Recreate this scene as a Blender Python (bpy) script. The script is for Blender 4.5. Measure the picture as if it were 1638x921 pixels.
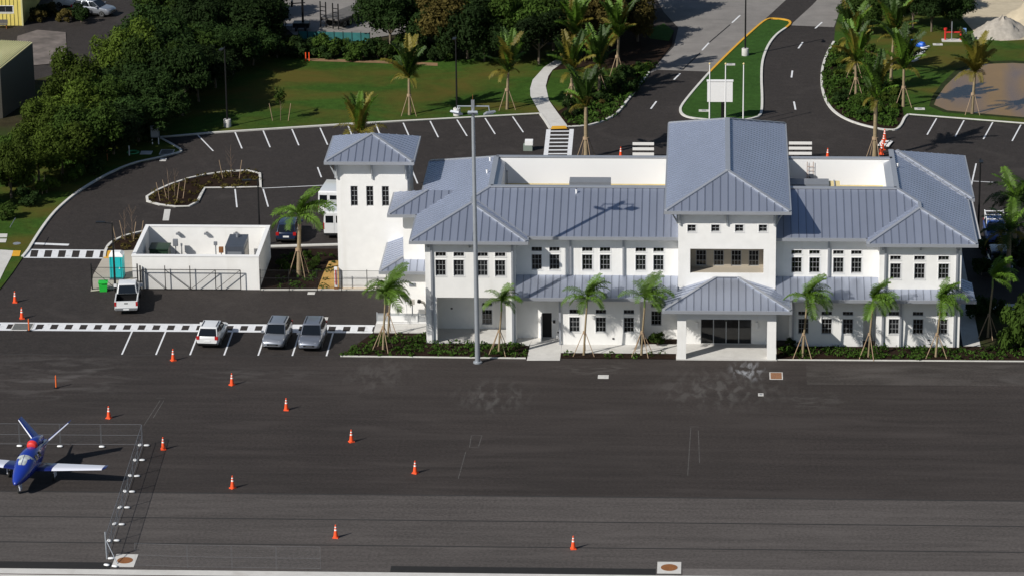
import bpy, bmesh, math, random
import numpy as np
from mathutils import Vector, Matrix
from math import radians, sin, cos, pi

for o in list(bpy.data.objects):
    bpy.data.objects.remove(o, do_unlink=True)
SC = bpy.context.scene
COL = SC.collection

# ------------------------------------------------------------------ camera
# World: X along the terminal's front, Y away from the apron, Z up, origin at
# the front left corner of the terminal. Metres.
CAMLOC = np.array([22.753, -278.80, 101.65])
FPX = 5880.0
CM = np.array([[0.99855128, 0.05262005, -0.01124556],
               [0.00663669, -0.32783835, -0.94471052],
               [-0.05339744, 0.94326727, -0.32771263]])      # rows: right, down, forward
cd = bpy.data.cameras.new("camera"); cam = bpy.data.objects.new("camera", cd); COL.objects.link(cam)
cd.sensor_width = 36.0; cd.lens = 36.0 * FPX / 1638.0
cd.clip_start = 1.0; cd.clip_end = 3000.0
_m = Matrix(((CM[0][0], -CM[1][0], -CM[2][0], CAMLOC[0]),
             (CM[0][1], -CM[1][1], -CM[2][1], CAMLOC[1]),
             (CM[0][2], -CM[1][2], -CM[2][2], CAMLOC[2]), (0, 0, 0, 1)))
cam.matrix_world = _m
SC.camera = cam

# ------------------------------------------------------------------ world, sun, exposure
SUN_EL = radians(37.2)
SH = Vector((0.775, 0.632, 0)).normalized()                      # direction in which shadows fall
w = bpy.data.worlds.new("World"); SC.world = w; w.use_nodes = True
wn = w.node_tree.nodes; wl = w.node_tree.links
sky = wn.new("ShaderNodeTexSky"); sky.sky_type = 'NISHITA'; sky.sun_disc = False
sky.sun_elevation = SUN_EL
sky.sun_rotation = math.atan2(-SH.x, -SH.y)
sky.air_density = 1.0; sky.dust_density = 0.6; sky.ozone_density = 1.0
bg = wn["Background"]; bg.inputs[1].default_value = 0.055
wl.new(sky.outputs[0], bg.inputs[0])
sd = bpy.data.lights.new("sun", 'SUN'); so = bpy.data.objects.new("sun", sd); COL.objects.link(so)
sd.energy = 4.3; sd.angle = radians(0.53); sd.color = (1.0, 0.955, 0.88)
so.rotation_mode = 'QUATERNION'
so.rotation_quaternion = Vector((SH.x * cos(SUN_EL), SH.y * cos(SUN_EL), -sin(SUN_EL))).to_track_quat('-Z', 'Y')
so.location = (-120, -100, 130)
SC.view_settings.view_transform = 'Standard'; SC.view_settings.look = 'None'
SC.view_settings.gamma = 1.0; SC.view_settings.exposure = 0.32
SC.view_settings.use_curve_mapping = False

# ------------------------------------------------------------------ pixel -> place
def ray(x, y):
    return CM.T @ np.array([(x - 819) / FPX, (y - 460.5) / FPX, 1.0])
def G(x, y, z=0.0):
    r = ray(x, y); t = (z - CAMLOC[2]) / r[2]; p = CAMLOC + r * t
    return Vector((p[0], p[1], z))
def PY(x, y, Y):
    r = ray(x, y); t = (Y - CAMLOC[1]) / r[1]; p = CAMLOC + r * t
    return Vector((p[0], Y, p[2]))

# ------------------------------------------------------------------ materials
MATS = {}
def mat(name, col, rough=0.7, metal=0.0, var=0.0, scale=3.0, stretch=(1, 1, 1), big=0.0, bigscale=0.15,
        bump=0.0, bscale=30.0, coat=0.0, spec=0.5, rnd=0.0, transl=0.0, fine=None):
    m = bpy.data.materials.new(name); m.use_nodes = True
    nt = m.node_tree; N = nt.nodes; L = nt.links; b = N["Principled BSDF"]
    b.inputs["Roughness"].default_value = rough; b.inputs["Metallic"].default_value = metal
    b.inputs["Specular IOR Level"].default_value = spec
    if coat: b.inputs["Coat Weight"].default_value = coat; b.inputs["Coat Roughness"].default_value = 0.05
    col = tuple(col) + (1.0,)
    tc = N.new("ShaderNodeTexCoord"); mp = N.new("ShaderNodeMapping"); mp.inputs["Scale"].default_value = stretch
    L.new(tc.outputs["Object"], mp.inputs[0])
    fac = None
    def addfac(sock, amt):
        nonlocal fac
        mr = N.new("ShaderNodeMapRange"); mr.inputs[1].default_value = 0.25; mr.inputs[2].default_value = 0.75
        mr.inputs[3].default_value = 1 - amt; mr.inputs[4].default_value = 1 + amt
        L.new(sock, mr.inputs[0])
        if fac is None: fac = mr.outputs[0]
        else:
            mu = N.new("ShaderNodeMath"); mu.operation = 'MULTIPLY'
            L.new(fac, mu.inputs[0]); L.new(mr.outputs[0], mu.inputs[1]); fac = mu.outputs[0]
    def noise(sc, det, src):
        n = N.new("ShaderNodeTexNoise"); n.inputs["Scale"].default_value = sc; n.inputs["Detail"].default_value = det
        n.inputs["Roughness"].default_value = 0.6
        L.new(src, n.inputs["Vector"]); return n.outputs[0]
    if var: addfac(noise(scale, 6, mp.outputs[0]), var)
    if big: addfac(noise(bigscale, 3, tc.outputs["Object"]), big)
    if fine: addfac(noise(fine[0], 2, tc.outputs["Object"]), fine[1])
    if rnd:
        oi = N.new("ShaderNodeObjectInfo"); mr = N.new("ShaderNodeMapRange")
        mr.inputs[3].default_value = 1 - rnd; mr.inputs[4].default_value = 1 + rnd
        L.new(oi.outputs["Random"], mr.inputs[0])
        if fac is None: fac = mr.outputs[0]
        else:
            mu = N.new("ShaderNodeMath"); mu.operation = 'MULTIPLY'
            L.new(fac, mu.inputs[0]); L.new(mr.outputs[0], mu.inputs[1]); fac = mu.outputs[0]
    colsock = None
    if fac is not None:
        vm = N.new("ShaderNodeVectorMath"); vm.operation = 'SCALE'; vm.inputs[0].default_value = col[:3]
        L.new(fac, vm.inputs["Scale"]); L.new(vm.outputs[0], b.inputs["Base Color"]); colsock = vm.outputs[0]
    else: b.inputs["Base Color"].default_value = col
    if bump:
        bn = N.new("ShaderNodeBump"); bn.inputs["Strength"].default_value = bump; bn.inputs["Distance"].default_value = 0.05
        L.new(noise(bscale, 4, tc.outputs["Object"]), bn.inputs["Height"]); L.new(bn.outputs[0], b.inputs["Normal"])
    if transl:
        t = N.new("ShaderNodeBsdfTranslucent"); t.inputs[0].default_value = col
        if colsock: L.new(colsock, t.inputs[0])
        mx = N.new("ShaderNodeMixShader"); mx.inputs[0].default_value = transl
        out = N["Material Output"]; L.new(b.outputs[0], mx.inputs[1]); L.new(t.outputs[0], mx.inputs[2]); L.new(mx.outputs[0], out.inputs[0])
    MATS[name] = m
    return m
def tint(m, c2, scale, lo=0.45, hi=0.6, detail=5, stretch=(1, 1, 1), distort=0.0, seed=0.0):
    """blend a second colour into a material by a noise mask (stains, scuffs, dry patches)"""
    nt = m.node_tree; N = nt.nodes; L = nt.links; b = N["Principled BSDF"]
    tc = N.new("ShaderNodeTexCoord"); mp = N.new("ShaderNodeMapping"); mp.inputs["Scale"].default_value = stretch
    mp.inputs["Location"].default_value = (seed, seed * 1.7, seed * .3)
    L.new(tc.outputs["Object"], mp.inputs[0])
    n = N.new("ShaderNodeTexNoise"); n.inputs["Scale"].default_value = scale; n.inputs["Detail"].default_value = detail
    n.inputs["Distortion"].default_value = distort
    L.new(mp.outputs[0], n.inputs["Vector"])
    mr = N.new("ShaderNodeMapRange"); mr.inputs[1].default_value = lo; mr.inputs[2].default_value = hi
    L.new(n.outputs[0], mr.inputs[0])
    mx = N.new("ShaderNodeMix"); mx.data_type = 'RGBA'
    A = [i for i in mx.inputs if i.name == 'A' and i.type == 'RGBA'][0]; B = [i for i in mx.inputs if i.name == 'B' and i.type == 'RGBA'][0]
    R = [o for o in mx.outputs if o.type == 'RGBA'][0]
    inp = b.inputs["Base Color"]
    if inp.is_linked:
        s = inp.links[0].from_socket; L.new(s, A)
    else: A.default_value = inp.default_value
    B.default_value = tuple(c2) + (1.0,)
    am = N.new("ShaderNodeMath"); am.operation = 'MULTIPLY'; am.inputs[1].default_value = 1.0
    L.new(mr.outputs[0], am.inputs[0]); L.new(am.outputs[0], mx.inputs[0]); L.new(R, inp)
    return am                                                   # .inputs[1] = strength

def spot(m, c, rx, ry, col, strength, scale=1.0, lo=.42, hi=.7, stretch=(1, 1, 1), distort=1.0):
    """a stain with its own soft outline: round mask times noise"""
    am = tint(m, col, scale, lo, hi, 9, stretch, distort, c[0] * .37)
    nt = m.node_tree; N = nt.nodes; L = nt.links
    tc = N.new("ShaderNodeTexCoord"); mp = N.new("ShaderNodeMapping")
    mp.inputs["Location"].default_value = (-c[0] / rx, -c[1] / ry, 0); mp.inputs["Scale"].default_value = (1 / rx, 1 / ry, 0)
    L.new(tc.outputs["Object"], mp.inputs[0])
    ln = N.new("ShaderNodeVectorMath"); ln.operation = 'LENGTH'; L.new(mp.outputs[0], ln.inputs[0])
    mr = N.new("ShaderNodeMapRange"); mr.interpolation_type = 'SMOOTHSTEP'
    mr.inputs[1].default_value = 1.0; mr.inputs[2].default_value = .1; mr.inputs[3].default_value = 0; mr.inputs[4].default_value = strength
    L.new(ln.outputs["Value"], mr.inputs[0]); L.new(mr.outputs[0], am.inputs[1])
asph = mat("asphalt", (0.0295, 0.0250, 0.0232), .85, spec=.25, var=.2, scale=1.4, big=.16, bigscale=.05, bump=.25, bscale=60, fine=(4.5, .30))
tint(asph, (.06, .052, .048), .22, .55, .8, 7, (1, 1, 1), 1.2).inputs[1].default_value = .5
apron = mat("apron_asphalt", (0.0325, 0.0272, 0.0252), .85, spec=.25, var=.26, scale=.9, stretch=(.06, 1.3, 1), big=.2, bigscale=.06, bump=.2, bscale=60, fine=(4.5, .30))
tint(apron, (.055, .047, .044), .30, .5, .75, 9, (.25, 1.5, 1), 1.0, 3.0).inputs[1].default_value = .6
for c_, rx_, ry_, col_, st_, sc_, ex_ in [((790, 634), 4.2, 5.0, (.11, .105, .10), .5, 1.6, (1, .35, 1)), ((1196, 592), 1.9, 3.2, (.30, .31, .33), .95, 2.2, (1, .3, 1)), ((1150, 622), 7.5, 6.5, (.11, .105, .10), .45, 1.5, (1, .4, 1)),
        ((90, 600), 9.5, 8.0, (.10, .092, .088), .55, 1.1, (.35, 1, 1)), ((600, 600), 4.5, 6.5, (.075, .068, .064), .6, 1.4, (1, .4, 1)), ((1300, 640), 4.0, 3.0, (.09, .085, .08), .4, 1.5, (.6, 1, 1)), ((960, 590), 6.0, 2.5, (.09, .082, .078), .5, 1.6, (.4, 1, 1)), ((420, 600), 9.0, 3.0, (.07, .063, .06), .6, 1.4, (.3, 1, 1))]:
    p_ = G(*c_); spot(apron, (p_.x, p_.y), rx_, ry_, col_, st_, sc_, .46, .64, ex_, .6)
apron_old = mat("apron_worn_asphalt", (0.068, 0.0605, 0.0572), .85, spec=.25, var=.20, scale=1.0, stretch=(.05, 1.3, 1), big=.15, bigscale=.07, bump=.2, bscale=60, fine=(4.5, .30))
tint(apron_old, (.10, .09, .085), .4, .5, .8, 9, (.3, 1.6, 1), 1.5, 7.0).inputs[1].default_value = .6
scuffed = mat("scuffed_asphalt", (0.045, 0.039, 0.036), .85, spec=.25, var=.25, scale=.8, stretch=(.2, 1, 1), big=.2, bigscale=.12, bump=.2, bscale=60, fine=(4.5, .30))
tint(scuffed, (.10, .092, .087), .45, .48, .75, 8, (.3, 1, 1), 1.0, 1.0).inputs[1].default_value = .6
old_road = mat("weathered_road", (.19, .178, .168), .9, var=.16, scale=.5, big=.12, bigscale=.06, bump=.2, fine=(9, .1))
tint(old_road, (.09, .085, .08), .5, .55, .75, 7, (.35, 1, 1), 1.0).inputs[1].default_value = .5
joint = mat("sealed_joint", (.022, .020, .019), .8, var=.2, scale=2)
patch_dark = mat("asphalt_patch", (.010, .009, .0085), .8, var=.25, scale=2)
lawn_m = mat("lawn_grass", (.032, .070, .010), .95, spec=.08, var=.28, scale=1.2, big=.22, bigscale=.08, bump=.6, bscale=25, fine=(7, .25))
tint(lawn_m, (.095, .070, .016), .10, .44, .66, 6, (1, 1.6, 1), .5, 5.0).inputs[1].default_value = .75
island_grass = mat("island_grass", (.030, .074, .014), .95, spec=.08, var=.22, scale=1.4, big=.12, bigscale=.15, bump=.6, bscale=25, fine=(7, .22))
soil = mat("scrub_soil", (.035, .03, .016), .95, spec=.08, var=.35, scale=.7, big=.3, bigscale=.1, bump=.5, fine=(6, .2))
tint(soil, (.03, .045, .012), .2, .42, .6, 6).inputs[1].default_value = .9
mulch = mat("mulch", (.020, .012, .008), .95, spec=.08, var=.4, scale=5, big=.2, bigscale=.6, bump=.7, bscale=30)
sand = mat("sand", (.42, .36, .26), .95, var=.14, scale=1.2, big=.14, bigscale=.2, bump=.4, bscale=8)
sand_grey = mat("crushed_rock", (.34, .31, .27), .95, var=.2, scale=2.5, big=.15, bigscale=.3, bump=.6, bscale=8)
conc = mat("concrete", (.50, .49, .47), .85, var=.08, scale=1.5, big=.08, bigscale=.3, bump=.1, fine=(12, .06))
tint(conc, (.34, .31, .28), .7, .58, .75, 6).inputs[1].default_value = .4
kerbm = mat("kerb_concrete", (.55, .54, .51), .85, var=.12, scale=1.0, fine=(9, .08))
paint_w = mat("white_road_paint", (.66, .67, .69), .6, var=.08, scale=3, fine=(18, .10))
tint(paint_w, (.25, .24, .23), 1.6, .60, .74, 8).inputs[1].default_value = .5
paint_y = mat("yellow_paint", (.62, .33, .025), .6, var=.1, scale=3)
water = mat("pond_water", (.21, .12, .024), .035, var=.15, scale=.12, bump=.03, bscale=2.0, spec=.5)
tint(water, (.12, .085, .07), .09, .46, .6, 3, (1.6, .5, 1), .6, 4.0).inputs[1].default_value = .8
gravel_y = mat("yellow_gravel", (.42, .25, .07), .95, var=.2, scale=4, bump=.6, bscale=25)
stucco = mat("white_stucco", (.74, .735, .72), .85, var=.035, scale=1.2, big=.03, bigscale=.3, bump=.06, bscale=40)
tint(stucco, (.60, .57, .51), .5, .6, .8, 7, (1, 1, .35)).inputs[1].default_value = .35
tint(stucco, (.55, .53, .49), 1.3, .58, .8, 6, (1, 1, .08), 0, 9.0).inputs[1].default_value = .4
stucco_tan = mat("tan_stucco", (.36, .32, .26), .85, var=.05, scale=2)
trim_w = mat("white_trim", (.76, .76, .76), .6)
flash_y = mat("tan_membrane", (.66, .54, .27), .8, var=.12, scale=1.5)
metal_roof = mat("roof_metal", (.435, .475, .575), .40, metal=.72, var=.06, scale=.5, stretch=(1, .25, 1), rnd=.05, spec=.5)
metal_under = mat("roof_underlay", (.075, .085, .11), .7)
metal_trim = mat("gutter_metal", (.37, .39, .43), .42, metal=.45, var=.04, scale=2)
bracket_m = mat("bracket_paint", (.30, .32, .34), .6)
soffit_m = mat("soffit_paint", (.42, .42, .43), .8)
glass_d = mat("window_glass", (.009, .010, .011), .06, spec=.6, rnd=.85)
frame_m = mat("window_frame", (.34, .35, .36), .5)
dark_in = mat("dark_interior", (.012, .011, .010), .9)
blackm = mat("black_metal", (.012, .012, .013), .45, metal=.3)
galv = mat("galvanised_steel", (.36, .39, .43), .45, metal=.5, var=.08, scale=3)
greym = mat("grey_equipment", (.20, .215, .24), .5, metal=.2, var=.06, scale=2)
dgrey = mat("dark_grey_equipment", (.065, .075, .095), .5, metal=.2, var=.1, scale=2)
green_box = mat("green_box_paint", (.012, .035, .016), .5)
teal = mat("turquoise_plastic", (.012, .40, .42), .45)
lime = mat("lime_plastic", (.02, .46, .05), .45)
white_pl = mat("white_plastic", (.72, .73, .74), .5)
orange = mat("cone_orange", (.80, .085, .018), .5)
reflw = mat("reflective_white", (.78, .77, .75), .45)
red_m = mat("red_paint", (.55, .025, .02), .5)
blue_m = mat("blue_plastic", (.02, .12, .55), .45)
wood = mat("stake_wood", (.33, .235, .15), .85, var=.15, scale=4, stretch=(1, 1, .2))
rust = mat("rust_iron", (.21, .08, .022), .8, var=.25, scale=6)
grate = mat("grate_iron", (.10, .105, .10), .6, metal=.3, var=.2, scale=8)
bark = mat("bark", (.13, .105, .075), .95, var=.3, scale=4, bump=.6, bscale=15)
palm_trunk = mat("palm_trunk", (.24, .185, .11), .9, var=.25, scale=2.5, stretch=(.3, .3, 3), bump=.4, bscale=12)
crownshaft = mat("palm_crownshaft", (.11, .17, .04), .6, var=.12, scale=3)
LEAF = [mat("leaf_dark", (.018, .037, .008), .8, rnd=.5, var=.4, scale=.9, transl=.25, spec=.12),
        mat("leaf_mid", (.036, .066, .010), .8, rnd=.5, var=.4, scale=.9, transl=.28, spec=.12),
        mat("leaf_light", (.060, .092, .012), .8, rnd=.3, var=.4, scale=.9, transl=.3, spec=.12),
        mat("leaf_brown", (.072, .058, .015), .8, rnd=.25, var=.4, scale=.9, transl=.25, spec=.12)]
frond_g = mat("palm_frond", (.085, .165, .016), .55, spec=.3, rnd=.3, var=.2, scale=1.2, transl=.28)
frond_y = mat("palm_frond_yellowing", (.17, .145, .02), .55, spec=.3, rnd=.25, var=.25, scale=1.2, transl=.28)
frond_d = mat("palm_frond_dark", (.030, .062, .008), .55, spec=.3, rnd=.3, var=.2, scale=1.2, transl=.22)
dry_twig = mat("dry_twig", (.17, .12, .085), .9)
cover_leaf = mat("ground_cover_leaf", (.036, .075, .010), .8, spec=.12, var=.5, scale=1.0, transl=.2)
paint_white = mat("white_car_paint", (.68, .69, .70), .3, coat=.6)
paint_silver = mat("silver_car_paint", (.30, .32, .36), .3, metal=.55, coat=.6)
paint_silver2 = mat("blue_silver_car_paint", (.23, .25, .30), .3, metal=.55, coat=.6)
paint_navy = mat("navy_car_paint", (.012, .02, .05), .25, coat=.7)
paint_blue = mat("blue_car_paint", (.02, .07, .28), .3, coat=.6)
tyre_m = mat("tyre_rubber", (.014, .014, .014), .8)
rim_m = mat("wheel_rim", (.32, .33, .35), .35, metal=.7)
lamp_r = mat("tail_lamp_red", (.38, .012, .012), .3)
lamp_w = mat("head_lamp", (.62, .64, .66), .15)
glass_car = mat("car_glass", (.007, .009, .012), .05, spec=.6)
plane_blue = mat("aircraft_blue", (.010, .030, .25), .25, coat=.7)
plane_white = mat("aircraft_white", (.58, .60, .68), .35, coat=.3)
plane_dark = mat("aircraft_dark_blue", (.006, .012, .10), .3, coat=.5)
sunshade = mat("windscreen_with_sunshade", (.33, .36, .36), .12, coat=.6, var=.7, scale=2.2)
yellow_wall = mat("yellow_steel_siding", (.62, .52, .14), .55, var=.06, scale=2)
shed_roof = mat("cream_steel_roof", (.52, .50, .27), .5, var=.06, scale=2)
shed_wall = mat("brown_steel_siding", (.13, .12, .10), .7)
screen_teal = mat("teal_windscreen", (.02, .13, .13), .8, var=.3, scale=.8)
steel_deck = mat("trailer_deck", (.10, .095, .09), .8, var=.2, scale=2)
asphalt_roll = mat("membrane_grey", (.40, .38, .34), .9, var=.1, scale=1)
ml = bpy.data.materials.new("chain_link"); ml.use_nodes = True
def _cl(m, c, f):
    N = m.node_tree.nodes; L = m.node_tree.links; b = N["Principled BSDF"]; b.inputs["Base Color"].default_value = c
    b.inputs["Roughness"].default_value = .5
    t = N.new("ShaderNodeBsdfTransparent"); mx = N.new("ShaderNodeMixShader"); mx.inputs[0].default_value = f
    L.new(t.outputs[0], mx.inputs[1]); L.new(b.outputs[0], mx.inputs[2]); L.new(mx.outputs[0], N["Material Output"].inputs[0])
_cl(ml, (.30, .33, .36, 1), .22)
ml2 = bpy.data.materials.new("black_chain_link"); ml2.use_nodes = True; _cl(ml2, (.012, .012, .012, 1), .12)
ml3 = bpy.data.materials.new("fine_chain_link"); ml3.use_nodes = True; _cl(ml3, (.36, .39, .42, 1), .02)

# ------------------------------------------------------------------ mesh tools
class MB:
    def __init__(s): s.v = []; s.f = []
    def poly(s, pts):
        i = len(s.v); s.v += [tuple(p) for p in pts]; s.f.append(tuple(range(i, i + len(pts)))); return s
    def box(s, x0, x1, y0, y1, z0, z1):
        if x0 > x1: x0, x1 = x1, x0
        if y0 > y1: y0, y1 = y1, y0
        if z0 > z1: z0, z1 = z1, z0
        i = len(s.v)
        s.v += [(x0, y0, z0), (x1, y0, z0), (x1, y1, z0), (x0, y1, z0), (x0, y0, z1), (x1, y0, z1), (x1, y1, z1), (x0, y1, z1)]
        s.f += [(i, i+3, i+2, i+1), (i+4, i+5, i+6, i+7), (i, i+1, i+5, i+4), (i+1, i+2, i+6, i+5), (i+2, i+3, i+7, i+6), (i+3, i, i+4, i+7)]
        return s
    def hexa(s, lo, hi):
        i = len(s.v); s.v += [tuple(p) for p in lo] + [tuple(p) for p in hi]; n = len(lo)
        s.f.append(tuple(range(i + n - 1, i - 1, -1))); s.f.append(tuple(range(i + n, i + 2 * n)))
        for k in range(n): s.f.append((i + k, i + (k + 1) % n, i + n + (k + 1) % n, i + n + k))
        return s
    def prism(s, poly, z0, z1):
        return s.hexa([(p[0], p[1], z0) for p in poly], [(p[0], p[1], z1) for p in poly])
    def bar(s, a, b, wd, ht, up=(0, 0, 1)):
        a = Vector(a); b = Vector(b); d = (b - a).normalized(); up = Vector(up)
        sd_ = d.cross(up)
        if sd_.length < 1e-4: sd_ = d.cross(Vector((1, 0, 0)))
        sd_.normalize(); u = sd_.cross(d).normalized()
        c = [(-wd/2, -ht/2), (wd/2, -ht/2), (wd/2, ht/2), (-wd/2, ht/2)]
        return s.hexa([a + sd_*p + u*q for p, q in c][::-1], [b + sd_*p + u*q for p, q in c][::-1])
    def tube(s, a, b, r0, r1=None, n=8):
        r1 = r0 if r1 is None else r1
        a = Vector(a); b = Vector(b); d = (b - a).normalized()
        x = d.orthogonal().normalized(); y = d.cross(x)
        return s.hexa([a + (x*cos(2*pi*k/n) + y*sin(2*pi*k/n))*r0 for k in range(n)], [b + (x*cos(2*pi*k/n) + y*sin(2*pi*k/n))*r1 for k in range(n)])
    def path(s, pts, radii, n=8):
        pts = [Vector(p) for p in pts]; i0 = len(s.v); m = len(pts)
        for j, p in enumerate(pts):
            d = (pts[min(j+1, m-1)] - pts[max(j-1, 0)]).normalized()
            x = d.cross(Vector((0.3, 1, 0.1))).normalized(); y = d.cross(x)
            for k in range(n): s.v.append(tuple(p + (x*cos(2*pi*k/n) + y*sin(2*pi*k/n))*radii[j]))
        for j in range(m - 1):
            for k in range(n):
                a = i0 + j*n + k; b = i0 + j*n + (k+1) % n
                s.f.append((a, b, b + n, a + n))
        s.f.append(tuple(i0 + k for k in range(n))[::-1]); s.f.append(tuple(i0 + (m-1)*n + k for k in range(n)))
        return s
    def lathe(s, prof, n=12, c=(0, 0, 0)):
        i0 = len(s.v)
        for r, z in prof:
            for k in range(n): s.v.append((c[0] + r*cos(2*pi*k/n), c[1] + r*sin(2*pi*k/n), c[2] + z))
        for j in range(len(prof) - 1):
            for k in range(n):
                a = i0 + j*n + k; b = i0 + j*n + (k+1) % n
                s.f.append((a, b, b + n, a + n))
        s.f.append(tuple(i0 + k for k in range(n))[::-1]); s.f.append(tuple(i0 + (len(prof)-1)*n + k for k in range(n)))
        return s
    def loft(s, secs, cap=True):
        i0 = len(s.v); n = len(secs[0])
        for q in secs: s.v += [tuple(p) for p in q]
        for j in range(len(secs) - 1):
            for k in range(n):
                a = i0 + j*n + k; b = i0 + j*n + (k+1) % n
                s.f.append((a, b, b + n, a + n))
        if cap:
            s.f.append(tuple(i0 + k for k in range(n))[::-1]); s.f.append(tuple(i0 + (len(secs)-1)*n + k for k in range(n)))
        return s
    def mesh(s, name, m, smooth=None):
        me = bpy.data.meshes.new(name); me.from_pydata(s.v, [], s.f); me.materials.append(m)
        bm = bmesh.new(); bm.from_mesh(me)
        big = [f for f in bm.faces if len(f.verts) > 4]
        if big: bmesh.ops.triangulate(bm, faces=big, quad_method='BEAUTY', ngon_method='EAR_CLIP')
        if smooth is not None: bmesh.ops.recalc_face_normals(bm, faces=bm.faces)
        bm.to_mesh(me); bm.free()
        if smooth is not None:
            me.shade_smooth(); me.set_sharp_from_angle(angle=radians(smooth))
        return me
    def build(s, name, m, parent=None, local=False, smooth=None):
        return link(name, s.mesh(name, m, smooth), parent, local)
def wloc(o):
    v = Vector((0, 0, 0))
    while o is not None: v += o.location; o = o.parent
    return v
def link(name, me, parent=None, local=False):
    o = bpy.data.objects.new(name, me); COL.objects.link(o)
    if parent is not None:
        o.parent = parent
        if not local: o.location = -wloc(parent)               # geometry given in world coordinates
    return o
def tag(o, label, cat, group=None):
    o["label"] = label; o["category"] = cat
    if group: o["group"] = group
    return o
def thing(name, label, cat, loc=(0, 0, 0), rz=0.0, group=None):
    o = bpy.data.objects.new(name, None); COL.objects.link(o); o.empty_display_size = .3
    o.location = loc; o.rotation_euler = (0, 0, rz)
    return tag(o, label, cat, group)
def kids(o): return [c for c in bpy.data.objects if c.parent == o]
def copy_tree(o, parent=None):
    c = o.copy(); COL.objects.link(c)
    if parent is not None: c.parent = parent
    for ch in kids(o): copy_tree(ch, c)
    return c
def place(o, loc, rz=0.0, label=None, group=None, scale=None):
    o.location = loc; o.rotation_euler = (0, 0, rz)
    if scale: o.scale = (scale,) * 3
    if label: o["label"] = label
    if group: o["group"] = group
    return o
def struct(name, mb, m, parent=None):
    o = mb.build(name, m, parent)
    if parent is None: o["kind"] = "structure"
    return o
def sheet(name, pts, m, z, parent=None, px=True):
    P = [G(x, y, z) for x, y in pts] if px else [(p[0], p[1], z) for p in pts]
    a = sum(P[i][0]*P[(i+1) % len(P)][1] - P[(i+1) % len(P)][0]*P[i][1] for i in range(len(P)))
    if a < 0: P = P[::-1]
    return struct(name, MB().poly(P), m, parent)
def smooth_line(pts, n=4):
    """Catmull-Rom through the points"""
    P = [Vector(p) for p in pts]; out = []
    for i in range(len(P) - 1):
        p0 = P[max(i-1, 0)]; p1 = P[i]; p2 = P[i+1]; p3 = P[min(i+2, len(P)-1)]
        for k in range(n):
            t = k / n
            out.append(.5*((2*p1) + (p2-p0)*t + (2*p0-5*p1+4*p2-p3)*t*t + (3*p1-p0-3*p2+p3)*t**3))
    out.append(P[-1]); return out
def ribbon(mb, P, wd, z0, z1, closed=False):
    """box section swept along a ground line"""
    P = [Vector((p[0], p[1], 0)) for p in P]; n = len(P); secs = []
    for i, p in enumerate(P):
        a = P[(i-1) % n] if closed else P[max(i-1, 0)]; b = P[(i+1) % n] if closed else P[min(i+1, n-1)]
        d = (b - a).normalized(); s_ = Vector((-d.y, d.x, 0))*wd/2
        secs.append([(p.x-s_.x, p.y-s_.y, z0), (p.x+s_.x, p.y+s_.y, z0), (p.x+s_.x, p.y+s_.y, z1), (p.x-s_.x, p.y-s_.y, z1)])
    if closed: secs.append(secs[0])
    mb.loft(secs, cap=not closed); return mb
def kerb(pts, closed=False, wd=.24, h=.13, m=None, smooth=True, name='kerb'):
    P = [G(x, y) for x, y in pts]
    if smooth: P = smooth_line(P + ([P[0]] if closed else []), 4)
    if closed: P = P[:-1]
    return struct(name, ribbon(MB(), P, wd, -.02, h, closed), m or kerbm)
def stripe(parent, a, b, wd=.12, m=None, z=.008, name='stripe', px=True):
    a = G(*a) if px else Vector(a); b = G(*b) if px else Vector(b)
    d = (b - a); d.z = 0; d.normalize(); s_ = Vector((-d.y, d.x, 0))*wd/2
    return MB().poly([(a.x-s_.x, a.y-s_.y, z), (b.x-s_.x, b.y-s_.y, z), (b.x+s_.x, b.y+s_.y, z), (a.x+s_.x, a.y+s_.y, z)][::1]).build(name, m or paint_w, parent)

# ================================================================== GROUND
struct('ground', MB().poly([(-900, -700, -.06), (900, -700, -.06), (900, 1100, -.06), (-900, 1100, -.06)]), soil)
def rect(name, x0, x1, y0, y1, m, z=0.0, parent=None):
    return struct(name, MB().poly([(x0, y0, z), (x1, y0, z), (x1, y1, z), (x0, y1, z)]), m, parent)
LOT = rect('parking_lot', -160, 180, -3.2, 150, asph)
APR = rect('apron', -160, 180, -32.15, -3.2, apron)
APO = rect('worn_apron', -160, 180, -46.15, -32.15, apron_old)
rect('concrete_edge', -160, 180, -47.05, -46.15, conc)
rect('drain_slot', -160, 180, -47.2, -47.05, mat("slot_iron", (.06, .035, .028), .8))
rect('taxi_concrete', -160, 180, -260, -47.2, conc)
for y in (-36.85, -41.5):                                     # joints between paving lanes
    rect('joint', -160, 180, y - .09, y + .09, joint, .004, APO)
rect('joint', -160, 180, -32.25, -32.05, joint, .004, APO)
rect('joint', -160, 180, -3.26, -3.16, joint, .004, APR)
rect('patch', .9, 19.25, -46.08, -45.05, patch_dark, .004, APO)
rect('patch', -60, -18.6, -46.08, -44.95, patch_dark, .004, APO)
rect('edge_strip', 21.1, 180, -46.14, -44.95, mat('pale_asphalt', (.115, .103, .098), .9, var=.25, scale=.8, stretch=(.2, 1, 1), fine=(4, .2)), .004, APO)
rect('scuffed_strip', 30.5, 180, -8.7, -3.9, scuffed, .004, APR)
# chalk box and lines drawn on the apron
chalk = mat("chalk", (.062, .057, .055), .9, var=.6, scale=3)
for a, b in [((754, 696), (771, 696)), ((754, 696), (751, 715)), ((751, 715), (765, 715)), ((771, 696), (765, 715)), ((745, 722), (733, 765)),
             ((1103, 682), (1118, 682)), ((1105, 684), (1100, 760)), ((1117, 688), (1119, 740)), ((250, 636), (264, 636)), ((256, 640), (230, 680)), ((262, 640), (245, 668))]:
    stripe(APR, a, b, .07, chalk, .006, 'chalk_line')

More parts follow.
